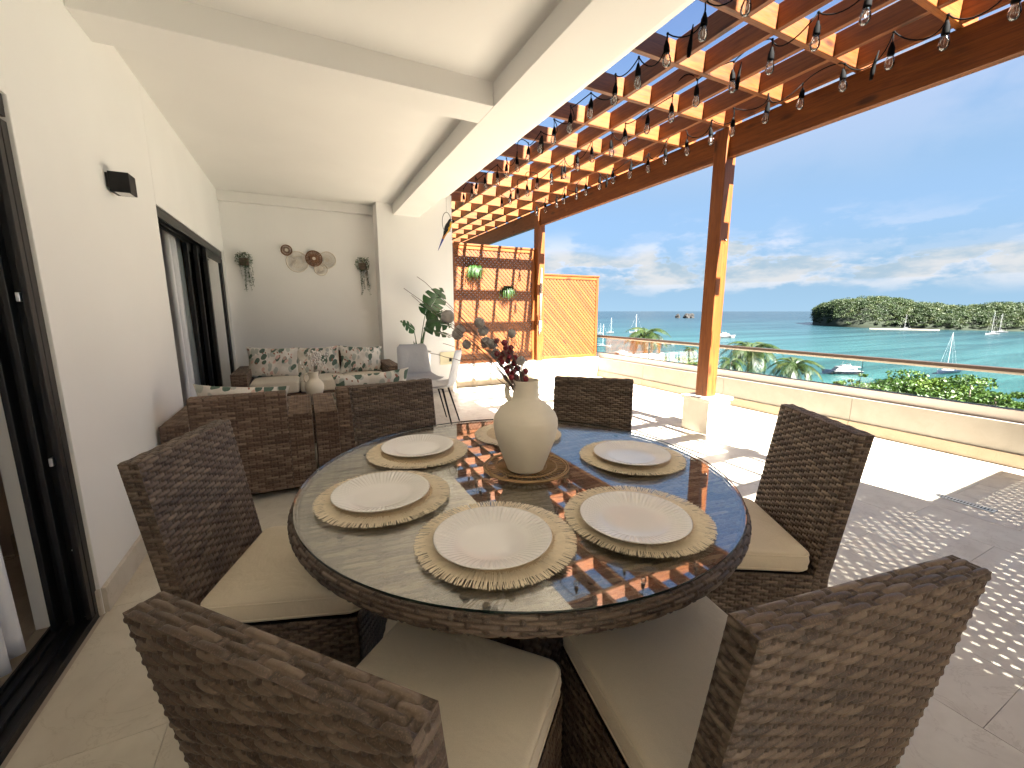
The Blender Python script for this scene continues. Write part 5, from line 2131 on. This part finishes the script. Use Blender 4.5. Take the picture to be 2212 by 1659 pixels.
def palm(px, py, R, span, lab, seed, n=21, lean=0.0):
    c = at_dist(px, py, R)
    gz = ground_z(c.x, c.y) - 0.3
    r = empty('palm_tree', (c.x, c.y, gz), label=lab, cat='palm tree', group='palms below the terrace')
    H_ = c.z - gz
    pts = [(lean * math.sin(math.pi * t / 2) - lean, 0.25 * math.sin(3 * t), H_ * t) for t in [k / 12 for k in range(13)]]
    pts = [(p[0] + 0.0, p[1] - 0.25 * math.sin(3.0), p[2]) for p in pts]
    mk('trunk', MB().tube(pts, [0.20 - 0.08 * k / 12 for k in range(13)], 9), M_TRUNK, r, smooth=True)
    rg_ = random.Random(seed)
    top = Vector(pts[-1])
    for k in range(n):
        a = k * 2.39996 + rg_.uniform(-0.2, 0.2)
        f = k / (n - 1)
        up = 0.95 - 1.75 * f
        o = link('frond', FRONDS[k % 4], None, r, tuple(top + Vector((0, 0, -0.1 * f))), (rg_.uniform(-0.25, 0.25), -up * 0.75, a))
        s = span / 2 * rg_.uniform(0.9, 1.12) * (0.85 if f < 0.15 else 1)
        o.scale = (s, s, s)
    nut = MB()
    for k in range(6):
        a = k * 1.05
        nut.ball((top.x + 0.22 * math.cos(a), top.y + 0.22 * math.sin(a), top.z - 0.35), 0.13, 7, 5)
    mk('coconuts', nut, M_TRUNK, r, smooth=True)
    return r


palm(1396, 722, 73, 7.8, 'large wind blown palm left of the near post, crossing the handrail', 51)
palm(1622, 757, 63, 8.2, 'large palm just right of the near post, crossing the handrail', 52)
palm(1716, 790, 60, 6.4, 'lower palm crown between the near post and the dark yacht', 53)
palm(1492, 755, 105, 4.6, 'small distant palm close to the left side of the near post', 54, 15)
palm(1579, 782, 58, 4.0, 'dark low palm crown touching the right side of the near post', 55, 15)


def tree(px, py, R, w, h, lab, seed, clumps, per, size, mat, base=None):
    c = at_dist(px, py, R)
    gz = ground_z(c.x, c.y) - 0.3
    r = empty('leafy_tree', (c.x, c.y, gz), label=lab, cat='tree', group='leafy trees below the terrace')
    rng = np.random.default_rng(seed)
    H_ = c.z - gz
    V, Q = [], []
    tr = MB()
    tr.tube([(0, 0, 0), (0.1, 0.05, (H_ - h) * 0.6), (0.0, 0.0, max(1.0, H_ - h * 0.9))], [0.22, 0.18, 0.14], 8)
    for k in range(clumps):
        a = rng.uniform(0, 2 * math.pi)
        q = rng.random() ** 0.55
        x_, y_ = math.cos(a) * q * w / 2, math.sin(a) * q * w / 2
        top = h * math.sqrt(max(0.0, 1 - 0.8 * q * q))
        z_ = H_ - h + top * rng.uniform(0.30, 1.0) + rng.uniform(-0.3, 0.4) * h * 0.2
        s = w * rng.uniform(0.04, 0.10)
        leaf_cloud(V, Q, rng, (x_, y_, z_), s * 1.5, s * 1.5, s * 0.55, per, size, -0.6)
        if k % 3 == 0:
            tr.tube([(0, 0, max(0.8, H_ - h)), (x_ * 0.5, y_ * 0.5, (H_ - h + z_) / 2 + 0.2), (x_, y_, z_)], [0.09, 0.05, 0.015], 5)
    mk('trunk', tr, M_BARK, r, smooth=True)
    link('crown', np_mesh('crown', np.concatenate(V), np.concatenate(Q), smooth=False), mat, r, kind='stuff')
    return r


tree(1990, 815, 24, 5.6, 3.6, 'bright feathery tree crown behind the glass, largest at the right', 61, 190, 300, 0.055, M_LTREE)
tree(2105, 838, 22, 4.4, 3.0, 'bright feathery tree crown behind the glass near the right edge', 62, 150, 300, 0.052, M_LTREE)
tree(2195, 850, 21, 3.2, 2.6, 'feathery tree crown behind the glass, cut by the right edge', 63, 100, 300, 0.052, M_LTREE)
tree(1880, 830, 26, 3.2, 2.2, 'thin feathery tree crown left of the largest one', 66, 50, 200, 0.055, M_LTREE)
tree(1480, 768, 88, 5.5, 3.0, 'small green bush seen through the glass left of the near post', 64, 40, 70, 0.22, M_LTREE)
tree(1432, 765, 84, 3.4, 3.4, 'small bright green bush right of the large left palm', 65, 26, 70, 0.22, M_LTREE)
tree(1830, 822, 48, 3.4, 2.6, 'light bush before the dark hulled yacht', 67, 40, 80, 0.16, M_LTREE)
tree(1862, 806, 46, 1.8, 3.4, 'thin upright sapling beside the dark hulled yacht', 68, 26, 60, 0.14, M_LTREE)

# ------------------------------------------------------------------ boats


def hull_mesh(L, B, H, bow=0.25, n=16):
    """bow towards +x, keel at z=-0.25H, deck at H rising to the bow"""
    mb = MB()
    m = 9
    for i in range(n + 1):
        t = i / n
        x = -L / 2 + L * t
        wd = B / 2 * (1 - max(0.0, (t - 0.45) / 0.55) ** 2.2) * (0.86 + 0.14 * min(1, t * 4))
        wd = max(wd, 0.004)
        dz = H * (1 + bow * max(0, t - 0.3) ** 2 * 2)
        rake = L * 0.07 * max(0, t - 0.75) / 0.25
        for j in range(m):
            s = -1 + 2 * j / (m - 1)
            k = abs(s)
            z = -0.25 * H + (dz + 0.25 * H) * k ** 1.6
            y = wd * math.copysign(min(1, k ** 0.55), s)
            mb.v.append((x + rake * k, y, z))
    for i in range(n):
        for j in range(m - 1):
            a = i * m + j
            mb.f.append((a, a + 1, a + m + 1, a + m))
        mb.f.append((i * m, (i + 1) * m, (i + 1) * m + m - 1, i * m + m - 1))
    mb.f.append(tuple(range(m)))
    return mb


def cabin(x0, x1, w, z0, z1, rf=0.5, rb=0.15):
    h = z1 - z0
    mb = MB()
    for (z, a, b, ww) in ((z0, x0, x1, w), (z1, x0 + rb * h, x1 - rf * h, w * 0.86)):
        mb.v += [(a, -ww / 2, z), (b, -ww / 2 * 0.85, z), (b, ww / 2 * 0.85, z), (a, ww / 2, z)]
    mb.f = [(4, 5, 6, 7), (0, 1, 5, 4), (1, 2, 6, 5), (2, 3, 7, 6), (3, 0, 4, 7), (0, 3, 2, 1)]
    return mb


def sailboat(px, py, L, mast, rz, lab, hullmat=None):
    c = at_sea(px, py)
    r = empty('sailboat', (c.x, c.y, SEA), rz, lab, 'sailboat', 'sailboats at anchor in the bay')
    H = L * 0.085
    mk('hull', hull_mesh(L, L * 0.27, H), hullmat or M_HULLW, r, smooth=False)
    mk('cabin', cabin(-L * 0.16, L * 0.18, L * 0.15, H * 0.95, H * 1.62, 1.2, 0.4), M_HULLW, r)
    mk('window', cabin(-L * 0.12, L * 0.12, L * 0.153, H * 1.18, H * 1.42, 0.6, 0.4), M_BWIN, r)
    mk('mast', MB().tube([(L * 0.06, 0, H), (L * 0.06, 0, mast)], [L * 0.008, L * 0.005], 6), M_MAST, r)
    mk('boom', MB().tube([(L * 0.06, 0, H * 2.3), (-L * 0.30, 0, H * 2.2)], [L * 0.012, L * 0.010], 6), M_HULLW, r)
    st = MB()
    for e in ((L * 0.54, 0, H * 1.2), (-L * 0.48, 0, H), (L * 0.04, L * 0.12, H), (L * 0.04, -L * 0.12, H)):
        st.tube([(L * 0.06, 0, mast * 0.985), e], L * 0.0012, 4)
    mk('stays', st, M_MAST, r)
    return r


def motorboat(px, py, L, rz, lab, hullmat, fly=True, group='motor boats at anchor in the bay'):
    c = at_sea(px, py)
    r = empty('motor_yacht', (c.x, c.y, SEA), rz, lab, 'motor boat', group)
    H = L * 0.10
    mk('hull', hull_mesh(L, L * 0.30, H, 0.5), hullmat, r)
    mk('deck_line', MB().add([(v[0], v[1] * 1.004, v[2]) for v in hull_mesh(L, L * 0.30, H * 1.0, 0.5).v], []).box(-L * 0.48, L * 0.30, -L * 0.151, L * 0.151, H * 0.93, H * 1.03), M_HULLW, r)
    mk('cabin', cabin(-L * 0.34, L * 0.26, L * 0.24, H * 1.0, H * 2.05, 1.1, 0.2), M_HULLW, r, bevel=0.03)
    mk('side_window', cabin(-L * 0.26, L * 0.135, L * 0.236, H * 1.40, H * 1.82, 0.9, 0.1), M_BWIN, r)
    mk('windscreen', MB().add([(L * 0.232, -L * 0.085, H * 1.32), (L * 0.232, L * 0.085, H * 1.32), (L * 0.166, L * 0.085, H * 1.92), (L * 0.166, -L * 0.085, H * 1.92)], [(0, 1, 2, 3)]), M_BWIN, r)
    if fly:
        mk('roof', cabin(-L * 0.42, L * 0.16, L * 0.235, H * 2.05, H * 2.22, 1.0, 0.2), M_HULLW, r, bevel=0.02)
        mk('flybridge', cabin(-L * 0.20, L * 0.06, L * 0.15, H * 2.22, H * 2.62, 0.9, 0.3), M_HULLW, r, bevel=0.02)
        arch = [(-L * 0.12, -L * 0.07, H * 2.55), (-L * 0.15, -L * 0.07, H * 3.0), (-L * 0.15, L * 0.07, H * 3.0), (-L * 0.12, L * 0.07, H * 2.55)]
        mk('radar_arch', MB().tube(arch, L * 0.008, 6), M_HULLW, r)
        mk('antenna', MB().tube([(L * 0.02, 0, H * 2.6), (L * 0.0, 0, H * 3.7)], L * 0.003, 4), M_HULLW, r)
    return r


z8 = math.radians
sailboat(1319, 719.5, 10.5, 14.5, z8(20), 'small distant sailboat, second from the lattice screen', None)
sailboat(1375, 719, 13, 17.5, z8(160), 'distant sailboat with tall mast behind the left palm', None)
sailboat(1300, 749, 9.5, 13.0, z8(-35), 'white sailboat nearest the lattice screen, seen across the handrail', None)
sailboat(1296, 721, 8, 9.5, z8(10), 'small distant sailboat right beside the lattice screen edge', None)
sailboat(1955, 711.5, 12, 17.0, z8(155), 'white sailboat anchored off the sandy island beach', None)
sailboat(2142, 723, 13.5, 20.0, z8(165), 'white sailboat, left one of the pair before the island', None)
sailboat(2160, 718.5, 12, 18.5, z8(150), 'white sailboat, right one of the pair before the island', None)
sailboat(2046, 806, 11.5, 13.5, z8(175), 'dark low sailboat half hidden by the handrail, only its mast stands above', M_HULLN)
motorboat(1566, 729.5, 15.0, z8(-20), 'white motor yacht half hidden behind the near post', M_HULLW, True)
motorboat(1818, 808, 11.5, z8(150), 'motor yacht with dark navy hull seen through the glass', M_HULLN, True)
motorboat(1345, 772, 12, z8(10), 'white motor boat below the handrail, left of the large left palm', M_HULLW, True)
motorboat(1396, 778, 11, z8(-15), 'white motor boat behind the trunk of the large left palm', M_HULLW, False)
motorboat(1440, 745, 9, z8(-25), 'small white motor boat right of the large left palm', M_HULLW, False)
